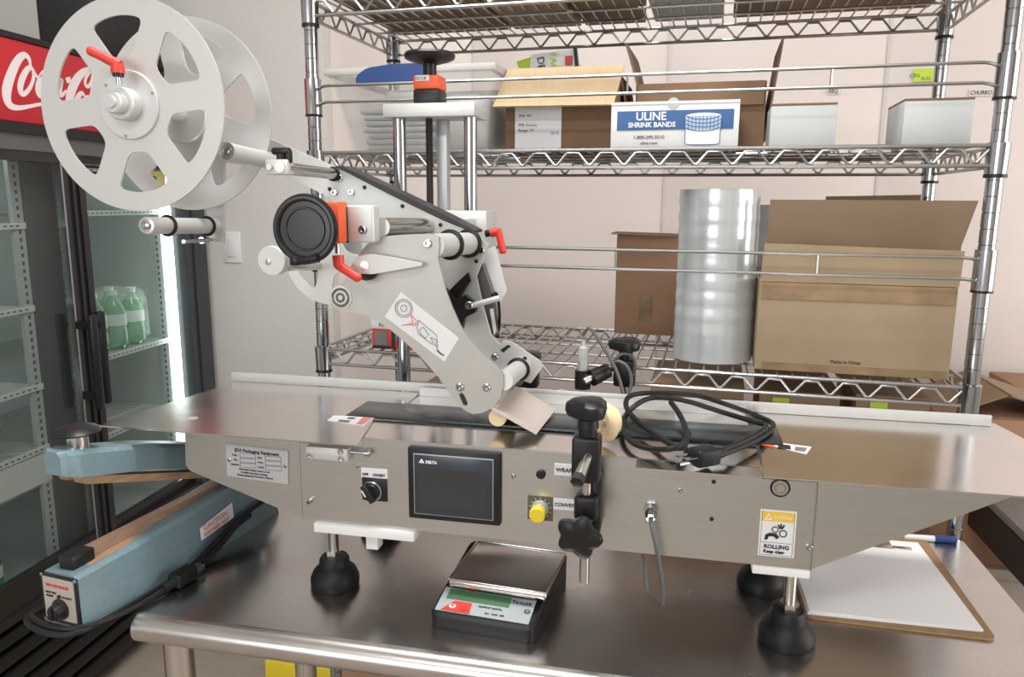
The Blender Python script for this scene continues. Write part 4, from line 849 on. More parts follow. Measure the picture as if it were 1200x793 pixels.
# front panel fittings
np_ = MB().prism([(-0.6111, 1.0983), (-0.5148, 1.0949), (-0.5173, 1.0457), (-0.6117, 1.0504)], YF - 0.0009, YF + 0.0009).build('nameplate', 'plaque', lm, smooth=0)
xd = Vector((1, 0, -0.03))
text([('JDA Packaging Equipment', 0.0066, (-0.597, YF - 0.0012, 1.0885), 'LEFT')], 0, 'ink', (lm, np_[1]), None, xd, (0, 0, 1), bold=0.0001)
text([('TYPE', 0.0036, (-0.602, YF - 0.0012, 1.0815), 'LEFT'), ('NO.', 0.0036, (-0.600, YF - 0.0012, 1.0745), 'LEFT'), ('WEIGHT', 0.0036, (-0.605, YF - 0.0012, 1.0675), 'LEFT'), ('SIZE', 0.0036, (-0.562, YF - 0.0012, 1.0805), 'LEFT'), ('POW', 0.0036, (-0.562, YF - 0.0012, 1.0735), 'LEFT'), ('DATE', 0.0036, (-0.562, YF - 0.0012, 1.0665), 'LEFT'),
      ('Shenzhen Packing Tech Co Ltd', 0.0038, (-0.592, YF - 0.0012, 1.0615), 'LEFT'), ('Tel 0086 Automatic Labeling', 0.0036, (-0.590, YF - 0.0012, 1.0570), 'LEFT'), ('Packing Equipment Machinery Division', 0.0036, (-0.596, YF - 0.0012, 1.0528), 'LEFT')], 0, 'ink', (lm, np_[1]), None, xd)
mb = MB()
for x0 in (-0.590, -0.5505):
    for k in range(3):
        z = 1.0805 - k * 0.0072 - (0.001 if x0 > -0.57 else 0)
        for (a, b, c, d) in ((x0, x0 + 0.025, z - 0.0006, z), (x0, x0 + 0.025, z + 0.0052, z + 0.0058), (x0, x0 + 0.0006, z, z + 0.0055), (x0 + 0.0244, x0 + 0.025, z, z + 0.0055)): mb.box((a, YF - 0.0013, c), (b, YF - 0.0008, d))
mb.build('form_lines', 'greyink', (lm, np_[1]), smooth=0)
mb = MB(); bolt(mb, -0.6065, YF - 0.0009, 1.0745, 0.0026, 0.0015); bolt(mb, -0.5195, YF - 0.0009, 1.0725, 0.0026, 0.0015); mb.build('nameplate_rivet', 'chrome', (lm, np_[1]))
br = MB().box((-0.480, YF - 0.016, 1.0915), (-0.4195, YF, 1.1095), 0.0015).build('plate_bracket', 'alu', lm)
for (x, z) in ((-0.474, 1.0965), (-0.4285, 1.0955), (-0.4285, 1.1055)):
    mb = MB(); bolt(mb, x, YF - 0.0155, z, 0.0042, 0.003); mb.build('bracket_bolt', 'steelrod', (lm, br[1]))
MB().cyl((-0.4195, YF - 0.008, 1.1035), (-0.392, YF - 0.008, 1.1035), 0.0020).lathe((-0.397, YF - 0.008, 1.1035), (1, 0, 0), [(0.0048, 0), (0.0048, 0.006), (0.003, 0.008), (0, 0.008)], 16).build('stop_screw', 'chrome', (lm, br[1]))
for (x, z, r) in ((-0.484, 1.0245, 0.0035), (-0.4115, 1.0805, 0.0024), (-0.193, 1.0845, 0.0032), (0.0205, 1.084, 0.0030), (0.177, 1.0245, 0.0040)):
    mb = MB(); bolt(mb, x, YF, z, r, 0.003 if x > -0.48 else 0.008); mb.build('panel_screw', 'chrome', lm)
for (x, z) in ((0.060, 1.099), (0.060, 1.050)): MB().cyl((x, YF - 0.0006, z), (x, YF + 0.001, z), 0.0028, seg=14).build('panel_hole', 'ink', lm)
# touch screen
hm = MB().box((-0.3375, YF - 0.007, 1.0155), (-0.2095, YF, 1.1165), 0.003).build('touch_screen', 'black', lm)
MB().box((-0.3285, YF - 0.0086, 1.0235), (-0.2185, YF - 0.0066, 1.1085), 0.0008).build('bezel_line', 'bezelline', (lm, hm[1]))
MB().box((-0.3272, YF - 0.0092, 1.0248), (-0.2198, YF - 0.0080, 1.1072), 0.0005).build('screen_frame', 'screen', (lm, hm[1]))
MB().box((-0.3195, YF - 0.0097, 1.037), (-0.2275, YF - 0.0090, 1.0895)).build('display_window', 'screen2', (lm, hm[1]))
mb = MB(); mb.prism([[(-0.3205, 1.0965), (-0.3125, 1.0965), (-0.3165, 1.1025)], [(-0.3175, 1.0978), (-0.3155, 1.0978), (-0.3165, 1.0995)]], YF - 0.0098, YF - 0.0090); mb.build('triangle_logo', 'whiteink', (lm, hm[1]), smooth=0)
text('DELTA', 0.0052, 'whiteink', (lm, hm[1]), (-0.3110, YF - 0.0094, 1.0965), bold=0.0002)
# power switch
sw = MB().box((-0.4055, YF - 0.002, 1.0335), (-0.3695, YF, 1.0660), 0.0005).build('power_switch', 'black', lm)
MB().box((-0.4065, YF - 0.0012, 1.0665), (-0.3685, YF, 1.0795)).build('switch_label', 'label', (lm, sw[1]))
text([('OFF', 0.0052, (-0.4050, YF - 0.0015, 1.0690), 'LEFT'), ('ON/EST', 0.0052, (-0.3895, YF - 0.0015, 1.0690), 'LEFT')], 0, 'ink', (lm, sw[1]), None, bold=0.00012)
MB().lathe((-0.3905, YF - 0.002, 1.0480), (0, -1, 0), [(0.0145, 0), (0.0145, 0.003), (0.0128, 0.004), (0.0128, 0.003)], 28).build('switch_ring', 'chrome', (lm, sw[1]))
mb = MB().lathe((-0.3905, YF - 0.002, 1.0480), (0, -1, 0), [(0.0128, 0.001), (0.0128, 0.008), (0.0115, 0.010), (0, 0.010)], 28)
mb.box((-0.0042, -0.006, -0.0125), (0.0042, 0.006, 0.0145), 0.001, rot=Matrix.Rotation(-0.55, 3, 'Y')); 
bmesh.ops.translate(mb.bm, verts=[v for v in mb.bm.verts if v.co.length < 0.1], vec=(-0.3905, YF - 0.014, 1.0480))
mb.build('switch_knob', 'black', (lm, sw[1]))
mb = MB().box((-0.0008, -0.0004, -0.005), (0.0008, 0.0004, 0.0048), rot=Matrix.Rotation(-0.55, 3, 'Y'))
bmesh.ops.translate(mb.bm, verts=mb.bm.verts[:], vec=(-0.3955, YF - 0.0204, 1.0500)); mb.build('pointer_mark', 'whiteink', (lm, sw[1]))
# wrap button, conveyor dial
MB().lathe((-0.157, YF, 1.0910), (0, -1, 0), [(0.0062, 0), (0.0062, 0.003), (0.0045, 0.0045), (0, 0.0045)], 20).build('wrap_button', 'black', lm)
lb = MB().box((-0.1395, YF - 0.0010, 1.0915), (-0.0950, YF, 1.1070)).build('wrap_label', 'label', lm)
text('WRAP STOP', 0.0075, 'ink', (lm, lb[1]), (-0.1375, YF - 0.0013, 1.0965), bold=0.0002)
lb = MB().box((-0.1400, YF - 0.0010, 1.0445), (-0.0950, YF, 1.0595)).build('conveyor_label', 'label', lm)
text('CONVEYOR', 0.0065, 'ink', (lm, lb[1]), (-0.1385, YF - 0.0013, 1.0495), bold=0.00015)
sd = MB().box((-0.1740, YF - 0.0012, 1.0275), (-0.1405, YF, 1.0605)).build('speed_dial_plate', 'olive', lm)
mb = MB()
for k in range(11):
    a = math.radians(-135 + 27 * k); mb.box((-0.0003, -0.0002, -0.0012), (0.0003, 0.0002, 0.0012), rot=Matrix.Rotation(a, 3, 'Y')); 
    bmesh.ops.translate(mb.bm, verts=mb.bm.verts[-8:], vec=(-0.1572 + 0.0138 * math.sin(a), YF - 0.0014, 1.0440 + 0.0138 * math.cos(a)))
mb.build('dial_ticks', 'whiteink', (lm, sd[1]), smooth=0)
MB().lathe((-0.1572, YF - 0.001, 1.0440), (0, -1, 0), [(0.0118, 0), (0.0118, 0.002), (0.0108, 0.003), (0.0104, 0.014)], 30).build('dial_skirt', 'plaque', (lm, sd[1]))
MB().lathe((-0.1572, YF - 0.0145, 1.0440), (0, -1, 0), [(0.0104, 0), (0.0108, 0.002), (0.0104, 0.010), (0.0092, 0.0115), (0, 0.0115)], 30).build('yellow_knob', 'yellow', (lm, sd[1]))
# cable gland and loose cable
MB().cyl((-0.015, YF, 1.0585), (-0.015, YF - 0.006, 1.0580), 0.0095, seg=6).cyl((-0.015, YF - 0.005, 1.058), (-0.015, YF - 0.012, 1.056), 0.0080, seg=20).cyl((-0.015, YF - 0.011, 1.0562), (-0.0145, YF - 0.020, 1.051), 0.0072, 0.006, seg=6).build('cable_gland', 'chrome', lm)
MB().tube([(-0.0148, YF - 0.018, 1.052), (-0.013, YF - 0.026, 1.045), (-0.006, YF - 0.03, 1.02), (0.001, YF - 0.03, 0.985), (0.005, YF - 0.025, 0.955), (0.005, YF - 0.015, 0.935), (0.000, YF - 0.005, 0.929), (-0.010, YF + 0.01, 0.928), (-0.017, YF + 0.02, 0.935), (-0.021, YF + 0.035, 0.965), (-0.027, YF + 0.045, 0.997)], 0.0028, 8, 2).build('sensor_cable', 'cable', lm)
# end bearing under the outfeed plate
MB().torus((0.1385, YF - 0.0006, 1.0980), (0, 1, 0), 0.0105, 0.0014, 28, 8).build('bearing_seal', 'black', lm)
MB().lathe((0.1385, YF, 1.0980), (0, -1, 0), [(0.0095, 0), (0.0095, 0.0014), (0.0072, 0.0014), (0.0066, 0.0005), (0.0058, 0.0005), (0.0050, 0.0018), (0, 0.0018)], 28).build('end_bearing', 'steelrod', lm)
# stickers
def sticker(name, x0, x1, z0, z1): return MB().box((x0, YF - 0.0010, z0), (x1, YF, z1)).build(name, 'label', lm)
rs = sticker('rolling_sticker', 0.1175, 0.1600, 1.0085, 1.0690)
MB().box((0.1195, YF - 0.0014, 1.0545), (0.1580, YF - 0.0009, 1.0670)).build('yellow_band', 'yellowink', (lm, rs[1]))
mb = MB(); mb.prism([[(0.1225, 1.0565), (0.1315, 1.0565), (0.1270, 1.0650)], [(0.1240, 1.0574), (0.1300, 1.0574), (0.1270, 1.0630)]], YF - 0.0018, YF - 0.0013); mb.build('warning_triangle', 'whiteink', (lm, rs[1]), smooth=0)
text('CAUTION', 0.0055, 'whiteink', (lm, rs[1]), (0.1335, YF - 0.0017, 1.0585), sx=0.85)
mb = MB()
for (a, b, c, d) in ((0.1195, 0.1580, 1.0100, 1.0105), (0.1195, 0.1200, 1.0100, 1.0670), (0.1575, 0.1580, 1.0100, 1.0670), (0.1195, 0.1580, 1.0265, 1.0270)): mb.box((a, YF - 0.0014, c), (b, YF - 0.0009, d))
mb.build('sticker_border', 'greyink', (lm, rs[1]), smooth=0)
mb = MB()
for (cx, cz, r0, r1, nt) in ((0.1360, 1.0440, 0.0030, 0.0046, 9), (0.1455, 1.0395, 0.0034, 0.0052, 10)):
    pts = []
    for k in range(nt * 4): pts.append((cx + (r1 if k % 4 < 2 else r1 - 0.0009) * math.cos(2 * PI * k / (nt * 4)), cz + (r1 if k % 4 < 2 else r1 - 0.0009) * math.sin(2 * PI * k / (nt * 4))))
    mb.prism([pts, circ(cx, cz, r0, 18)], YF - 0.0015, YF - 0.0009)
mb.prism([(0.1240, 1.0300), (0.1250, 1.0365), (0.1300, 1.0395), (0.1375, 1.0390), (0.1415, 1.0345), (0.1385, 1.0315), (0.1345, 1.0350), (0.1290, 1.0345), (0.1275, 1.0300)], YF - 0.0016, YF - 0.0009)
for (px, pz, ang) in ((0.1405, 1.0480, 0.5), (0.1425, 1.0490, 0.0), (0.1450, 1.0480, -0.5)):
    d = Vector((-math.sin(ang), math.cos(ang))); q = Vector((d.y, -d.x)) * 0.0010; p = Vector((px, pz))
    mb.prism([tuple(p - q - d * 0.003), tuple(p + q - d * 0.003), tuple(p + q + d * 0.003), tuple(p - q + d * 0.003)], YF - 0.0015, YF - 0.0009)
mb.build('hand_and_gears', 'ink', (lm, rs[1]), smooth=0)
text([('ROLLING', 0.0072, (0.1238, YF - 0.0013, 1.0190), 'LEFT'), ('Keep clear', 0.0058, (0.1235, YF - 0.0013, 1.0130), 'LEFT')], 0, 'ink', (lm, rs[1]), None, bold=0.0002)
def flat(name, pts, m, par, z=ZP + 0.0001, th=0.0004): 
    mb = MB(); mb.prism(pts, z, z + th, axis='z'); return mb.build(name, m, par, smooth=0)
s1 = flat('infeed_sticker', [(-0.4833, 0.9843), (-0.4849, 1.0091), (-0.4223, 1.0191), (-0.4212, 0.9705)], 'label', lm)
flat('red_field', [(-0.4347, 0.9746), (-0.4392, 1.0128), (-0.4238, 1.0146), (-0.4246, 0.9740)], 'pinkink', (lm, s1[1]), ZP + 0.0006, 0.0002)
flat('black_picture', [(-0.4594, 0.9976), (-0.4587, 1.0050), (-0.4484, 1.0061), (-0.4489, 0.9982)], 'ink', (lm, s1[1]), ZP + 0.0006, 0.0002)
flat('text_block', [(-0.4663, 0.9807), (-0.4666, 0.9914), (-0.4493, 0.9900), (-0.4483, 0.9788)], 'greyink', (lm, s1[1]), ZP + 0.0006, 0.0002)
s2 = flat('outfeed_sticker', [(0.1222, 1.0195), (0.1308, 1.0279), (0.1874, 1.0163), (0.1760, 0.9840)], 'label', lm)
flat('orange_field', [(0.1235, 1.0106), (0.1310, 1.0245), (0.1421, 1.0215), (0.1373, 0.9993)], 'orange', (lm, s2[1]), ZP + 0.0006, 0.0002)
flat('black_picture', [(0.1428, 1.0006), (0.1470, 1.0179), (0.1607, 1.0156), (0.1592, 0.9974)], 'ink', (lm, s2[1]), ZP + 0.0006, 0.0002)
flat('text_block', [(0.1631, 0.9947), (0.1665, 1.0115), (0.1811, 1.0095), (0.1751, 0.9913)], 'greyink', (lm, s2[1]), ZP + 0.0006, 0.0002)

# front post clamp with wheel
XR, YR = -0.0935, 0.886
MB().cyl((XR, YR, 0.968), (XR, YR, 1.172), 0.0062, seg=20).build('clamp_rod', 'steelrod', lm)
cb = MB().box((XR - 0.0175, YR - 0.016, 1.103), (XR + 0.0165, YR + 0.018, 1.160), 0.004, seg=3).build('clamp_block', 'black', lm)
MB().cyl((XR + 0.002, YR - 0.012, 1.137), (XR - 0.004, YR - 0.045, 1.122), 0.0068, seg=18).build('clamp_stud', 'steelrod', (lm, cb[1]))
MB().lathe((XR - 0.004, YR - 0.044, 1.1225), Vector((-0.18, -1, -0.45)), [(0.0085, 0), (0.0085, 0.010), (0.005, 0.011), (0, 0.011)], 6).build('stud_nut', 'black', (lm, cb[1]))
def star_knob(c, axis, R, h, lobes, nm, par, up=1.0):
    mb = MB(); q = Vector(axis).to_track_quat('Z', 'Y').to_matrix(); c = Vector(c); n = lobes * 10
    prof = [(0.55, 0.0), (0.92, 0.18), (1.0, 0.45), (0.95, 0.75), (0.70, 0.95), (0.3, 1.0)]
    rings = []
    for (f, hh) in prof:
        row = []
        for k in range(n):
            a = 2 * PI * k / n; w = 1.0 - (0.26 * f) * (0.5 - 0.5 * math.cos(lobes * a)) ** 1.2
            row.append(mb.bm.verts.new(c + q @ Vector((R * f * w * math.cos(a), R * f * w * math.sin(a), hh * h))))
        rings.append(row)
    for A, B in zip(rings, rings[1:]):
        for k in range(n): j = (k + 1) % n; mb.bm.faces.new((A[k], A[j], B[j], B[k]))
    mb.bm.faces.new(rings[0][::-1]); mb.bm.faces.new(rings[-1])
    return mb.build(nm, 'black', par)
MB().cyl((XR, YR, 1.160), (XR, YR, 1.170), 0.0115, seg=20).cyl((XR, YR, 1.170), (XR, YR, 1.183), 0.0135, 0.0125, seg=20).build('knob_neck', 'black', (lm, cb[1]))
star_knob((XR, YR, 1.181), (0, 0, 1), 0.0285, 0.025, 3, 'top_knob', (lm, cb[1]))
c2 = MB().box((XR - 0.014, YR - 0.012, 1.052), (XR + 0.016, YR + 0.038, 1.085), 0.006, seg=3).box((XR + 0.004, YR + 0.004, 1.03), (XR + 0.018, YR + 0.036, 1.105), 0.004).build('lower_clamp', 'black', lm)
MB().cyl((XR - 0.002, YR - 0.010, 1.046), (XR - 0.004, YR - 0.030, 1.042), 0.009, seg=18).build('knob_stem', 'black', (lm, c2[1]))
star_knob((XR - 0.003, YR - 0.022, 1.043), (-0.15, -1, -0.15), 0.030, 0.018, 5, 'star_knob', (lm, c2[1]))
MB().cyl((XR + 0.004, YR + 0.01, 1.150), (-0.079, 1.0, 1.158), 0.0055, seg=16).build('wheel_axle', 'steelrod', lm)
MB().lathe((-0.088, 0.965, 1.153), (1.0, 0.85, 0.05), [(0.006, 0), (0.024, 0.001), (0.0268, 0.005), (0.0268, 0.012), (0.0245, 0.016), (0.019, 0.018), (0.019, 0.024), (0.015, 0.027), (0, 0.027)], 36).build('cream_wheel', 'cream', lm)

# ------- labelling head: two side plates with the tape path between them
FP, BP = 0.975, 1.127
fp_out = [(-0.3187, 1.3963), (-0.3081, 1.3914), (-0.3076, 1.3778), (-0.3096, 1.3641), (-0.2993, 1.3208), (-0.2900, 1.2967), (-0.2793, 1.2738), (-0.2675, 1.2556), (-0.2525, 1.2391), (-0.2259, 1.2181), (-0.2199, 1.2072), (-0.2187, 1.1930), (-0.2234, 1.1760), (-0.2317, 1.1635), (-0.2389, 1.1582), (-0.2498, 1.1527), (-0.2619, 1.1507), (-0.2704, 1.1538), (-0.2777, 1.1582), (-0.2916, 1.1736), (-0.3019, 1.1882), (-0.3104, 1.1999), (-0.3352, 1.2263), (-0.3590, 1.2480), (-0.3814, 1.2650), (-0.3970, 1.2739), (-0.4144, 1.2816), (-0.4358, 1.2856), (-0.4523, 1.2874), (-0.4637, 1.2918), (-0.4685, 1.3001), (-0.4680, 1.3121), (-0.4626, 1.3206), (-0.4548, 1.3244), (-0.4462, 1.3270), (-0.4391, 1.3379), (-0.4349, 1.3497), (-0.4257, 1.3617), (-0.4114, 1.3794), (-0.3877, 1.3913), (-0.3608, 1.3940)]
mb = MB(); mb.prism(fp_out, FP, FP + 0.005); fp = mb.build('front_side_plate', 'plate', lm)
bp_out = [(-0.6518, 1.5414), (-0.6329, 1.5340), (-0.5258, 1.4909), (-0.4296, 1.4494), (-0.3476, 1.4124), (-0.2990, 1.3937), (-0.2776, 1.3734), (-0.2870, 1.3486), (-0.2965, 1.3248), (-0.2857, 1.2775), (-0.2735, 1.2351), (-0.2639, 1.2247), (-0.2503, 1.2119), (-0.2393, 1.1921), (-0.2501, 1.1643), (-0.2803, 1.1695), (-0.3106, 1.2159), (-0.3350, 1.2958), (-0.3689, 1.3547), (-0.4603, 1.3528), (-0.4826, 1.3280), (-0.5134, 1.3218), (-0.5254, 1.3514), (-0.5249, 1.4026), (-0.5321, 1.4424), (-0.6080, 1.4766), (-0.6518, 1.4900), (-0.7163, 1.4982), (-0.7255, 1.3655), (-0.7549, 1.3706), (-0.7450, 1.5037), (-0.7738, 1.5522), (-0.7977, 1.5818), (-0.7662, 1.5891), (-0.7117, 1.5645)]
mb = MB(); mb.prism(bp_out, BP, BP + 0.006); bp = mb.build('rear_side_plate', 'alu', lm)
mb = MB(); mb.prism([(-0.5244, 1.4915), (-0.5129, 1.4921), (-0.4295, 1.4558), (-0.3475, 1.4189), (-0.2977, 1.3950), (-0.2990, 1.3911), (-0.3476, 1.4092), (-0.4297, 1.4461)], BP - 0.0015, BP + 0.045); mb.build('edge_strip', 'blackedge', (lm, bp[1]))
for (q, r) in (([(-0.5339, 1.4562), (-0.4753, 1.4589), (-0.4137, 1.4306), (-0.3528, 1.4027), (-0.2962, 1.3484)], 0.0032),):
    for (x, z) in q: MB().cyl((x, BP - 0.0008, z), (x, BP + 0.001, z), r, seg=14).build('plate_hole', 'ink', (lm, bp[1]))
for (x, z) in [(-0.5255, 1.4510), (-0.4968, 1.4517), (-0.5160, 1.4739), (-0.2881, 1.3655)]: mb = MB(); bolt(mb, x, BP, z, 0.0052, 0.005); mb.build('plate_bolt', 'chrome', (lm, bp[1]))
mb = MB(); mb.prism([(-0.3195, 1.3216), (-0.3127, 1.3270), (-0.3086, 1.3232), (-0.3087, 1.3126), (-0.3142, 1.3032), (-0.3239, 1.2869), (-0.3336, 1.2812), (-0.3307, 1.2947), (-0.3210, 1.3083)], BP - 0.0006, BP + 0.001); mb.build('curved_slot', 'ink', (lm, bp[1]))
# tape reels
def reel_disc(cx, cy, cz, R, nm, phase, th=0.003, n=6):
    outs = [circ(cx, cz, R, 72)]
    for k in range(n):
        a = math.radians(phase + 360 / n * k); ha = math.radians(20.5); r0, r1 = R * 0.45, R * 0.82
        w = R * 0.125
        pts = []
        for (rr, aa) in ((r0, -0.23), (r1 * 0.985, -ha), (r1, -ha * .5), (r1 * 1.005, 0), (r1, ha * .5), (r1 * 0.985, ha), (r0, 0.23)):
            pts.append((cx + rr * math.cos(a + aa), cz + rr * math.sin(a + aa)))
        rp = roundpoly(pts, 0.010, 3); outs.append(rp[::-1])
    mb = MB(); mb.prism(outs, cy, cy + th); return mb.build(nm, 'reel', lm)
RX, RZ, RY0, RY1 = -0.739, 1.5658, 0.947, 1.070
d0 = reel_disc(RX, RY0, RZ, 0.143, 'reel_disc', 96)
d1 = reel_disc(RX, RY1, RZ, 0.143, 'reel_disc', 71)
MB().lathe((RX, RY0, RZ), (0, -1, 0), [(0.046, 0), (0.046, 0.003), (0.045, 0.004), (0.022, 0.004), (0.022, 0.020), (0.0205, 0.022), (0.0145, 0.022), (0.0145, 0.034), (0.013, 0.036), (0.008, 0.036), (0.0075, 0.040), (0, 0.040)], 40).build('hub', 'alu', (lm, d0[1]))
for k in range(3):
    a = math.radians(20 + 120 * k); mb = MB(); bolt(mb, RX + 0.0415 * math.cos(a), RY0 - 0.004, RZ + 0.0415 * math.sin(a), 0.0022, 0.0012); mb.build('hub_screw', 'steelrod', (lm, d0[1]))
MB().cyl((RX, RY0 + 0.003, RZ), (RX, BP, RZ), 0.0115, seg=24).build('reel_shaft', 'alu', lm)
MB().lathe((RX, RY1, RZ), (0, -1, 0), [(0.043, 0), (0.043, 0.012), (0.0415, 0.014), (0.015, 0.014)], 40).lathe((RX, RY1 + 0.003, RZ), (0, 1, 0), [(0.04, 0), (0.04, 0.03), (0.02, 0.032), (0.02, BP - RY1 - 0.004)], 32).build('hub', 'alu', (lm, d1[1]))
def lever(mb_name, p0, p1, p2, par, m='red', w0=0.010, w1=0.0055):
    # clamping lever: hub post from p0 to p1, then a tapered arm to p2
    mb = MB(); p0, p1, p2 = Vector(p0), Vector(p1), Vector(p2)
    mb.tube([p0, p0.lerp(p1, 0.5), p1], [w0, w0, w0 * 0.93], 14)
    mb.tube([p1 - (p2 - p1).normalized() * 0.004, p1.lerp(p2, 0.12), p1.lerp(p2, 0.55), p1.lerp(p2, 0.93), p2], [w0 * 0.75, w0 * 0.80, w1 * 1.1, w1 * 1.15, w1 * 0.7], 12)
    return mb.build(mb_name, m, par)
yl = RY0 - 0.030
MB().cyl((-0.7299, 0.9170, 1.5885), (-0.7300, 0.9170, 1.6004), 0.0035, seg=12).build('lever_stud', 'chrome', lm)
MB().cyl((-0.7301, 0.9170, 1.5982), (-0.7298, 0.9170, 1.6036), 0.0072, seg=16).build('lever_collar', 'black', lm)
lever('red_lever', (-0.7298, 0.9170, 1.6025), (-0.7299, 0.9170, 1.6144), (-0.7686, 0.9120, 1.6330), lm, w0=0.0088)
# guide rollers: each from its free end to the rear plate
def roller(nm, a, b, r, m='alu', rings=(), nut=True):
    a, b = Vector(a), Vector(b); mb = MB(); ax = (b - a).normalized()
    mb.cyl(a, b, r, seg=26); o = mb.build(nm, m, lm)
    if nut:
        MB().lathe(a, -ax, [(r * 0.97, 0), (r * 0.97, 0.001), (r * 0.66, 0.0012), (r * 0.64, 0.0002), (0, 0.0002)], 24).build('roller_face', 'steelrod', (lm, o[1]))
        MB().lathe(a, -ax, [(r * 0.52, 0), (r * 0.50, 0.0035), (r * 0.3, 0.0045), (0, 0.0045)], 18).build('roller_screw', 'chrome', (lm, o[1]))
    for f in rings: MB().torus(a.lerp(b, f), ax, r * 1.12, r * 0.22, 28, 8).build('black_ring', 'black', (lm, o[1]))
    return o
roller('guide_roller', (-0.6134, 0.9750, 1.5053), (-0.6128, 1.1270, 1.4964), 0.0122)
roller('guide_roller', (-0.7288, 0.9480, 1.4027), (-0.7389, 1.1270, 1.3959), 0.0122, rings=(0.27, 0.86))
MB().cyl((-0.7234, 1.0200, 1.3765), (-0.7422, 1.1200, 1.3739), 0.003, seg=12).cyl((-0.7372, 1.0850, 1.3749), (-0.7406, 1.1060, 1.3746), 0.0055, seg=14).build('stop_pin', 'chrome', lm)
roller('chrome_rod', (-0.5159, 0.9550, 1.4811), (-0.5234, 1.1270, 1.4791), 0.0085, 'steelrod', rings=(0.95,), nut=False)
(bx, _, bz) = (-0.5245, 0.9550, 1.4834)
cl = MB().box((bx - 0.016, 0.947, bz - 0.011), (bx + 0.016, 0.966, bz + 0.009), 0.002).build('rod_clamp', 'alu', lm)
MB().cyl((bx + 0.006, 0.947, bz - 0.001), (bx + 0.006, 0.945, bz - 0.001), 0.0075, seg=20).cyl((bx - 0.009, 0.947, bz - 0.001), (bx - 0.009, 0.944, bz - 0.001), 0.004, seg=14).build('clamp_pin', 'steelrod', (lm, cl[1]))
MB().cyl((bx + 0.003, 0.957, bz + 0.009), (bx + 0.003, 0.957, bz + 0.016), 0.0065, seg=14).box((bx - 0.010, 0.951, bz + 0.015), (bx + 0.017, 0.963, bz + 0.025), 0.004).box((bx + 0.010, 0.952, bz + 0.004), (bx + 0.018, 0.962, bz + 0.022), 0.003).build('wing_knob', 'black', (lm, cl[1]))
roller('ringed_roller', (-0.3185, 0.9810, 1.3795), (-0.3042, 1.1260, 1.3756), 0.0165, rings=(0.42, 0.92), nut=False)
roller('lower_roller', (-0.2201, 0.9810, 1.1987), (-0.2206, 1.1080, 1.1904), 0.0135, rings=(0.80,), nut=False)
roller('link_rod', (-0.3874, 0.9720, 1.4040), (-0.3748, 1.1260, 1.4005), 0.0125, 'steelrod', nut=False)
roller('press_roller', (-0.3854, 0.9810, 1.3795), (-0.3752, 1.1260, 1.3757), 0.010, 'darkmetal', nut=False)
# front plate fittings
stq = [(-0.3628, 1.3160), (-0.2807, 1.2556), (-0.3019, 1.2225), (-0.3868, 1.2818)]
s3 = MB().prism(stq, FP - 0.0007, FP + 0.0004).build('diagram_sticker', 'label', (lm, fp[1]), smooth=0)
mb = MB()
yq = FP - 0.0010
def line(pts, r=0.00035): mb.tube([(x, yq, z) for x, z in pts], r, 5)
(c0,) = [(-0.3586, 1.2943)]
line(circ(c0[0], c0[1], 0.0125, 28) + [circ(c0[0], c0[1], 0.0125, 28)[0]]); line(circ(c0[0], c0[1], 0.0100, 24) + [circ(c0[0], c0[1], 0.0100, 24)[0]])
line(circ(c0[0], c0[1], 0.0045, 14) + [circ(c0[0], c0[1], 0.0045, 14)[0]])
line([(-0.3374, 1.2786), (-0.3121, 1.2589), (-0.3104, 1.2430), (-0.3208, 1.2473), (-0.3377, 1.2596), (-0.3401, 1.2678), (-0.3374, 1.2786)])
line([(-0.3364, 1.2656), (-0.3315, 1.2694), (-0.3267, 1.2636), (-0.3231, 1.2591), (-0.3280, 1.2541), (-0.3341, 1.2586), (-0.3364, 1.2656)]); line([(-0.3207, 1.2556), (-0.3134, 1.2524), (-0.3123, 1.2453), (-0.3183, 1.2486), (-0.3207, 1.2556)])
line([(-0.3135, 1.2440), (-0.3087, 1.2359), (-0.3014, 1.2315)]); line([(-0.3123, 1.2381), (-0.3063, 1.2325), (-0.3014, 1.2315)], 0.0007)
mb.build('diagram_lines', 'ink', (lm, s3[1]), smooth=0)
mb = MB(); line([(-0.3483, 1.2853), (-0.3387, 1.2762), (-0.3425, 1.2713), (-0.3560, 1.2719), (-0.3461, 1.2759), (-0.3483, 1.2853)], 0.0005); line([(-0.3622, 1.2705), (-0.3511, 1.2721), (-0.3412, 1.2749)], 0.0005); mb.build('red_diagram_lines', 'redink', (lm, s3[1]), smooth=0)
for (x, z) in [(-0.3231, 1.3832), (-0.2799, 1.1883), (-0.2419, 1.1899)]: mb = MB(); bolt(mb, x, FP, z, 0.0055, 0.005); mb.build('plate_bolt', 'chrome', (lm, fp[1]))
mb = MB(); mb.prism([(-0.2812, 1.1774), (-0.2775, 1.1800), (-0.2739, 1.1766), (-0.2691, 1.1660), (-0.2703, 1.1623), (-0.2752, 1.1632)], FP - 0.0006, FP + 0.001); mb.build('slot', 'ink', (lm, fp[1]))
((bx, bz),) = [(-0.4510, 1.3061)]
MB().lathe((bx, FP, bz), (0, -1, 0), [(0.0165, 0), (0.0165, 0.0015), (0.0135, 0.0015), (0.0125, 0.0004), (0.0108, 0.0004), (0.0100, 0.0018), (0.0070, 0.0018), (0.0062, 0.0006), (0.0040, 0.0006), (0.0036, 0.002), (0, 0.002)], 32).build('pivot_bearing', 'steelrod', (lm, fp[1]))
MB().torus((bx, FP - 0.0008, bz), (0, 1, 0), 0.0116, 0.0011, 28, 6).torus((bx, FP - 0.0010, bz), (0, 1, 0), 0.0050, 0.0010, 20, 6).build('bearing_seal', 'darkmetal', (lm, fp[1]))
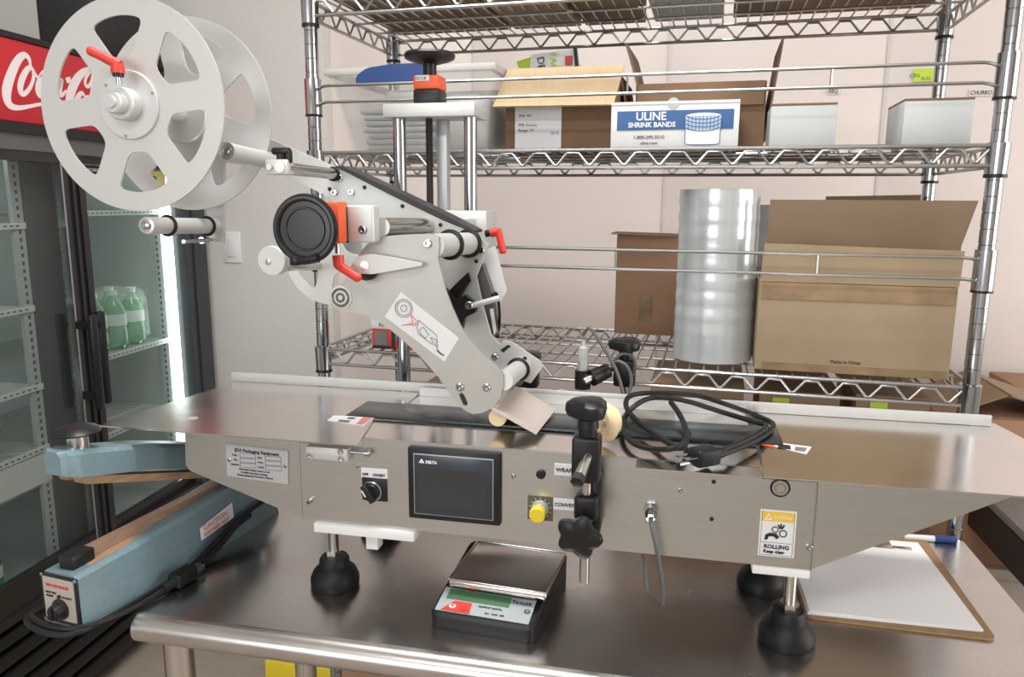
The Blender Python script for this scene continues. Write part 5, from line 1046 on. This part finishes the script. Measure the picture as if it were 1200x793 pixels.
mb = MB(); mb.prism(roundpoly([(-0.4240, 1.3545), (-0.4175, 1.3651), (-0.3965, 1.3689), (-0.3281, 1.3579), (-0.3269, 1.3545), (-0.3973, 1.3413), (-0.4170, 1.3420)], 0.004, 3), 0.957, 0.965); wl = mb.build('white_pointer_lever', 'reel', lm)
((bx, bz),) = [(-0.4063, 1.3530)]
MB().cyl((bx, 0.9575, bz), (bx, 0.9555, bz), 0.0062, seg=20).build('lever_pin', 'steelrod', (lm, wl[1]))
((bx, bz),) = [(-0.4091, 1.3461)]
MB().cyl((bx, 0.966, bz), (bx, 0.9745, bz), 0.0145, seg=28).build('black_pulley', 'black', lm)
# position indicator with handwheel
(hx, _, hz) = (-0.4616, 0.9000, 1.4031)
MB().torus((hx, 0.900, hz), (0, 1, 0), 0.0395, 0.0052, 44, 10).lathe((hx, 0.900, hz), (0, -1, 0), [(0.040, 0.001), (0.034, -0.002), (0.030, -0.008), (0.0225, -0.010), (0.0215, -0.004), (0.020, -0.003), (0, -0.003)], 44).lathe((hx, 0.913, hz), (0, 1, 0), [(0.036, -0.010), (0.020, 0.000), (0.018, 0.012)], 36).torus((hx, 0.8985, hz), (0, 1, 0), 0.0265, 0.0016, 40, 6).torus((hx, 0.9025, hz), (0, 1, 0), 0.0150, 0.0014, 32, 6).build('handwheel', 'glossblack', lm)
MB().tube([(hx - 0.012, 0.897, hz - 0.0405), (hx + 0.005, 0.893, hz - 0.040), (hx + 0.018, 0.895, hz - 0.036)], [0.006, 0.005, 0.0065], 12, 1).box((hx - 0.020, 0.890, hz - 0.047), (hx - 0.008, 0.905, hz - 0.035), 0.003).build('fold_handle', 'black', lm)
(ox, _, oz) = (-0.4261, 0.9250, 1.4093)
MB().box((hx - 0.022, 0.923, oz - 0.026), (ox, 0.953, oz + 0.028), 0.003).build('position_indicator', 'orange', lm)
(px1, _, pz1) = (-0.4282, 0.9500, 1.4315)
(px2, _, pz2) = (-0.4300, 0.9500, 1.3832)
MB().box((ox + 0.0003, 0.946, pz2), (px1, 0.972, pz1), 0.001).build('indicator_base', 'black', lm)
(qx0, _, qz0) = (-0.4293, 0.9500, 1.3838); (qx1, _, qz1) = (-0.3898, 0.9500, 1.4329)
ab = MB().box((qx0, 0.950, qz0), (qx1, 0.9745, qz1), 0.003, seg=3).build('indicator_block', 'alu', lm)
((bx, bz),) = [(-0.4047, 1.4010)]; mb = MB(); bolt(mb, bx, 0.9502, bz, 0.0062, 0.003); mb.build('block_bolt', 'chrome', (lm, ab[1]))
MB().cyl((-0.4375, 0.9400, 1.3695), (-0.4376, 0.9400, 1.3842), 0.0035, seg=12).build('lever_stud', 'chrome', lm)
lever('red_lever', (-0.4370, 0.9400, 1.3673), (-0.4363, 0.9400, 1.3537), (-0.4043, 0.9350, 1.3368), lm, w0=0.0078)
# dancer tail roller and rewind reel behind the front plate
roller('tail_rod', (-0.5305, 0.9550, 1.3491), (-0.5369, 1.1100, 1.3376), 0.0068, 'steelrod', nut=False)
(bx, _, bz) = (-0.5379, 0.9450, 1.3573)
tf = MB().lathe((bx, 0.945, bz), (0, 1, 0), [(0.0195, 0), (0.0205, 0.001), (0.0205, 0.015), (0.0195, 0.016)], 36).build('tail_flange', 'alu', lm)
mb = MB(); bolt(mb, bx - 0.004, 0.9452, bz - 0.0015, 0.0040, 0.002); mb.build('flange_screw', 'steelrod', (lm, tf[1]))
(bx, _, bz) = (-0.5162, 1.0800, 1.3549)
mb = MB(); outs = [circ(bx, bz, 0.075, 56)]
for k in range(4):
    a = math.radians(32 + 90 * k); pts = [(bx + r * math.cos(a + o), bz + r * math.sin(a + o)) for r, o in ((0.030, -0.35), (0.058, -0.55), (0.060, 0), (0.058, 0.55), (0.030, 0.35))]
    outs.append(roundpoly(pts, 0.008, 3)[::-1])
mb.prism(outs, 1.080, 1.083); mb.build('rewind_disc', 'alu', lm)
MB().cyl((bx, 1.084, bz), (bx, BP, bz), 0.012, seg=22).build('rewind_shaft', 'darkmetal', lm)
# peel plate, cream roller, lower bracket
PA, PBq, PCq, PD = Vector((-0.2345, 0.972, 1.1592)), Vector((-0.172, 0.970, 1.1290)), Vector((-0.1655, 1.094, 1.1290)), Vector((-0.226, 1.097, 1.1600))
MB().quad([PA, PBq, PCq, PD], 0.0030).build('peel_plate', 'peel', lm)
mb = MB(); mb.prism([(-0.2335, 1.1570), (-0.2255, 1.1630), (-0.2265, 1.176), (-0.2375, 1.187), (-0.2405, 1.185), (-0.2310, 1.174)], 0.981, 1.092); mb.build('peel_curve', 'steelrod', lm)
roller('cream_roller', (-0.2292, 0.9850, 1.1451), (-0.2311, 1.0900, 1.1380), 0.0125, 'cream', nut=False)
mb = MB(); mb.prism([(-0.2608, 1.2164), (-0.2501, 1.2301), (-0.2355, 1.2281), (-0.1904, 1.1999), (-0.1876, 1.1921), (-0.2058, 1.1658), (-0.2352, 1.1735)], 1.108, 1.113); lb = mb.build('lower_bracket', 'alu', lm)
mb = MB(); mb.prism([(-0.2541, 1.2153), (-0.2421, 1.2239), (-0.2368, 1.2228), (-0.2487, 1.2116)], 1.1072, 1.109); mb.build('slot', 'ink', (lm, lb[1]))
for (x, z) in [(-0.2621, 1.2043)]: mb = MB(); bolt(mb, x, 1.108, z, 0.0055, 0.005); mb.build('plate_bolt', 'chrome', (lm, lb[1]))
((x, z),) = [(-0.2154, 1.2039)]; MB().cyl((x, 1.1072, z), (x, 1.109, z), 0.0032, seg=14).build('plate_hole', 'ink', (lm, lb[1]))
# sensor bracket and tag behind the plates
mb = MB(); mb.prism([(-0.3377, 1.3081), (-0.3203, 1.2904), (-0.3068, 1.2999), (-0.2869, 1.2850), (-0.2909, 1.2731), (-0.3070, 1.2647), (-0.3125, 1.2407), (-0.3273, 1.2639)], 1.098, 1.110); mb.prism([(-0.3405, 1.2989), (-0.3228, 1.3163), (-0.3053, 1.3323), (-0.3014, 1.3195), (-0.3162, 1.2996), (-0.3271, 1.2823)], 1.112, 1.118); mb.build('sensor_block', 'black', lm)
MB().cyl((-0.2935, 1.0900, 1.2848), (-0.2502, 1.0900, 1.2978), 0.0045, seg=14).build('sensor_arm', 'alu', lm)
((x, z),) = [(-0.2961, 1.2860)]; mb = MB(); bolt(mb, x, 1.085, z, 0.0062, 0.005); mb.build('arm_bolt', 'chrome', lm)
mb = MB(); mb.prism([(-0.3025, 1.3345), (-0.2915, 1.3427), (-0.2750, 1.2950), (-0.2679, 1.2314), (-0.2763, 1.2228), (-0.2846, 1.2471), (-0.2971, 1.2943)], 1.145, 1.165); db = mb.build('sensor_bar', 'darkmetal', lm)
mb = MB(); mb.prism([(-0.2792, 1.2726), (-0.2737, 1.2741), (-0.2682, 1.2377), (-0.2723, 1.2307)], 1.1438, 1.1448); mb.build('bar_lettering', 'label', (lm, db[1]))
mb = MB(); mb.prism([(-0.3021, 1.3585), (-0.2771, 1.3697), (-0.2575, 1.3000), (-0.2713, 1.2722), (-0.2882, 1.3127)], 1.170, 1.1712); mb.build('paper_tag', 'label', lm)
MB().tube([(-0.2715, 1.1300, 1.2962), (-0.2685, 1.1400, 1.3004), (-0.2667, 1.1500, 1.2885), (-0.2662, 1.1600, 1.2532), (-0.2726, 1.1700, 1.2236)], 0.0025, 8, 2).build('sensor_wire', 'rubber', lm)
# lifting mast
mp = MB().box((-0.491, 1.250, 1.577), (-0.331, 1.330, 1.599), 0.0015).build('mast_top_plate', 'alu', lm)
for x in (-0.4700, -0.3440): MB().cyl((x, 1.2725, 1.10), (x, 1.2725, 1.5765), 0.0112, seg=26).build('guide_column', 'chrome', lm)
sp = []
for i in range(240): sp += [(0.0066, i * 0.0015), (0.0054, i * 0.0015 + 0.00075)]
MB().lathe((-0.4185, 1.278, 1.219), (0, 0, 1), sp, 14).build('lead_screw', 'darkmetal', lm)
MB().box((-0.4135, 1.302, 1.10), (-0.3945, 1.322, 1.5765), 0.001).build('rear_column', 'plaque', lm)
(bx, _, bz) = (-0.4182, 1.2850, 1.6249)
ib = MB().box((bx - 0.0225, 1.262, 1.5995), (bx + 0.0225, 1.308, 1.6225), 0.002).build('indicator_base', 'black', lm)
MB().box((bx - 0.0225, 1.262, 1.623), (bx + 0.0225, 1.308, 1.646), 0.003).build('position_indicator', 'orange', lm)
MB().box((bx - 0.017, 1.2605, 1.636), (bx + 0.006, 1.2622, 1.645)).build('counter_window', 'label', (lm, ib[1]))
text('0114', 0.0085, 'ink', (lm, ib[1]), (bx - 0.016, 1.2602, 1.6372))
MB().lathe((bx, 1.285, 1.646), (0, 0, 1), [(0.0115, 0), (0.0115, 0.020), (0.016, 0.022)], 24).build('wheel_stem', 'black', lm)
MB().lathe((bx, 1.285, 1.666), (0, 0, 1), [(0.016, 0), (0.036, 0.006), (0.042, 0.009), (0.0435, 0.014), (0.041, 0.018), (0.030, 0.0175), (0.012, 0.020), (0, 0.020)], 40).build('mast_handwheel', 'black', lm)
MB().box((-0.487, 1.255, 1.345), (-0.312, 1.330, 1.423), 0.0015).build('mast_carriage', 'alu', lm)
MB().box((-0.440, 1.133, 1.36), (-0.330, 1.2545, 1.41), 0.0015).build('carriage_arm', 'plaque', lm)
MB().box((-0.495, 1.245, 1.080), (-0.325, 1.330, 1.104), 0.002).box((-0.495, 1.2035, 1.04), (-0.325, 1.26, 1.079), 0.002).build('mast_base', 'alu', lm)
MB().cyl((-0.3086, 1.2350, 1.3853), (-0.2984, 1.2350, 1.3876), 0.006, seg=14).build('lever_collar', 'black', lm)
lever('red_lever', (-0.2998, 1.2350, 1.3868), (-0.2867, 1.2350, 1.3898), (-0.2772, 1.2320, 1.3536), lm, w0=0.0075)
# rear post clamp with label sensor
(sx, _, szz) = (-0.1420, 1.2450, 1.1503)
sb = MB().cyl((sx, 1.245, szz - 0.022), (sx, 1.245, szz + 0.010), 0.0135, seg=24).build('sensor_collar', 'black', lm)
MB().cyl((sx, 1.245, szz + 0.010), (sx, 1.245, szz + 0.028), 0.0098, seg=24).build('sensor_body', 'plaque', (lm, sb[1]))
MB().lathe((sx, 1.245, szz + 0.028), (0, 0, 1), [(0.0088, 0), (0.0088, 0.020), (0.004, 0.024), (0.003, 0.032)], 20).build('sensor_tip', 'binedge', (lm, sb[1]))
MB().cyl((-0.1381, 1.2250, 1.1448), (-0.0882, 1.2650, 1.1665), 0.0065, seg=16).build('sensor_rod', 'steelrod', lm)
MB().cyl((-0.1265, 1.2350, 1.1490), (-0.1015, 1.2550, 1.1591), 0.0145, 0.0125, seg=18).build('rod_clamp', 'black', lm)
(kx, _, kz_) = (-0.0722, 1.2620, 1.1650)
pc = MB().box((kx - 0.019, 1.247, kz_ - 0.032), (kx + 0.017, 1.277, kz_ + 0.014), 0.005, seg=3).build('post_clamp', 'black', lm)
MB().cyl((kx, 1.262, kz_ + 0.012), (kx, 1.262, kz_ + 0.034), 0.0115, seg=20).build('knob_neck', 'black', (lm, pc[1]))
star_knob((kx, 1.262, kz_ + 0.028), (0, 0, 1), 0.031, 0.022, 3, 'top_knob', (lm, pc[1]))
MB().cyl((kx, 1.262, 1.045), (kx, 1.262, kz_ - 0.03), 0.0062, seg=16).build('clamp_rod', 'steelrod', lm)
MB().box((kx - 0.02, 1.2035, 1.040), (kx + 0.02, 1.272, 1.060), 0.002).build('post_foot', 'black', lm)
MB().tube([(-0.1422, 1.2450, 1.2205), (-0.1365, 1.2430, 1.2326), (-0.1276, 1.2400, 1.2306), (-0.1066, 1.2350, 1.2008), (-0.0856, 1.2300, 1.1683), (-0.0745, 1.2260, 1.1366), (-0.0709, 1.2240, 1.1156)], 0.0030, 8, 2).tube([(-0.0709, 1.2240, 1.1156), (-0.0584, 1.2350, 1.1397), (-0.0636, 1.2350, 1.1683), (-0.0783, 1.2400, 1.1795), (-0.0926, 1.2450, 1.1763), (-0.0790, 1.2450, 1.1929), (-0.0593, 1.2450, 1.1896), (-0.0545, 1.2450, 1.1724), (-0.0597, 1.2500, 1.1536)], 0.0030, 8, 2).build('sensor_cable', 'cable', lm)
(kx, _, kz_) = (-0.2343, 1.2450, 1.1452)
pc = MB().box((kx - 0.022, 1.235, kz_ - 0.020), (kx + 0.016, 1.262, kz_ + 0.012), 0.004).build('post_clamp', 'black', lm)
MB().cyl((kx - 0.004, 1.245, kz_ + 0.010), (kx - 0.004, 1.245, kz_ + 0.030), 0.012, seg=18).build('knob_neck', 'black', (lm, pc[1]))
star_knob((kx - 0.002, 1.248, kz_ + 0.022), (0, 0, 1), 0.027, 0.020, 3, 'top_knob', (lm, pc[1]))
MB().cyl((kx - 0.012, 1.235, kz_ - 0.004), (kx - 0.013, 1.222, kz_ - 0.006), 0.0075, seg=16).build('clamp_stud', 'steelrod', (lm, pc[1]))
MB().cyl((kx, 1.250, 1.045), (kx, 1.250, kz_ - 0.018), 0.0062, seg=16).build('clamp_rod', 'steelrod', lm)
MB().box((kx - 0.02, 1.2035, 1.040), (kx + 0.02, 1.262, 1.060), 0.002).build('post_foot', 'black', lm)
# clear sleeve pieces lying on the deck
t = thing('clear_sleeve', 'crumpled clear plastic sleeve lying on the conveyor behind the black cord', 'sleeve', (0.0, 1.1, 1.1265))
mb = MB(); mb.prism([(-0.070, 1.060), (-0.060, 1.125), (0.010, 1.130), (0.012, 1.065)], 1.1268, 1.1300, axis='z'); mb.build('film_sheet', 'clearplastic', t)

# black power cord with plug lying over the conveyor
t = thing('power_cord', 'coiled black power cord with three-pin plug lying on the conveyor', 'cord', (0.02, 1.0, 1.124))
Z1 = 1.1315
MB().tube([(0.0631, 0.9123, 1.1370), (0.0930, 0.9616, 1.1340), (0.1274, 1.0211, 1.1315), (0.1512, 1.0829, 1.1315), (0.1373, 1.1146, 1.1315), (0.0861, 1.1136, 1.1490), (0.0419, 1.1483, 1.1530), (-0.0101, 1.1466, 1.1530), (-0.0493, 1.1320, 1.1530), (-0.0613, 1.0981, 1.1530), (-0.0582, 1.0759, 1.1410), (-0.0314, 1.0251, 1.1335), (-0.0005, 0.9616, 1.1350), (0.0187, 0.9277, 1.1350), (0.0278, 0.9803, 1.1335), (0.0262, 1.0303, 1.1335), (0.0169, 1.0797, 1.1410), (0.0043, 1.1090, 1.1490)], 0.0039, 8, 3).tube([(0.0633, 0.9193, 1.1390), (0.0994, 0.9785, 1.1370), (0.1410, 1.0577, 1.1370), (0.1200, 1.0738, 1.1370), (0.0705, 1.1062, 1.1410), (0.0226, 1.1129, 1.1530), (-0.0223, 1.1226, 1.1530), (-0.0466, 1.0823, 1.1490), (-0.0614, 1.0724, 1.1315), (-0.0606, 1.0086, 1.1315), (-0.0424, 0.9520, 1.1315), (-0.0158, 0.9337, 1.1315), (0.0102, 0.9172, 1.1400), (0.0239, 0.9444, 1.1400), (0.0287, 0.9858, 1.1400)], 0.0039, 8, 3).build('cord', 'rubber', t)
pc = Vector((0.0458, 0.9083, 1.1370)); pd = (Vector((0.0668, 0.9261, 1.1370)) - Vector((0.0254, 0.8909, 1.1370))).normalized()
rt = Matrix.Rotation(math.atan2(pd.y, pd.x), 3, 'Z')
pb = MB().box(pc - Vector((0.018, 0.013, 0.011)), pc + Vector((0.018, 0.013, 0.011)), 0.005, rot=rt, seg=3).cyl(pc + pd * 0.016, pc + pd * 0.032, 0.009, 0.006, seg=14).build('plug_body', 'rubber', t)
nrm = Vector((-pd.y, pd.x, 0))
for (o, dz) in ((0.006, 0.003), (-0.006, 0.003)):
    a = pc + nrm * o + Vector((0, 0, dz)); MB().box(a - pd * 0.027 - Vector((0.009, 0.0032, 0.0008)), a - pd * 0.027 + Vector((0.009, 0.0032, 0.0008)), rot=rt).build('prong', 'chrome', (t, pb[1]))
MB().cyl(pc - pd * 0.017 + Vector((0, 0, -0.005)), pc - pd * 0.038 + Vector((0, 0, -0.005)), 0.0024, seg=10).build('ground_pin', 'chrome', (t, pb[1]))
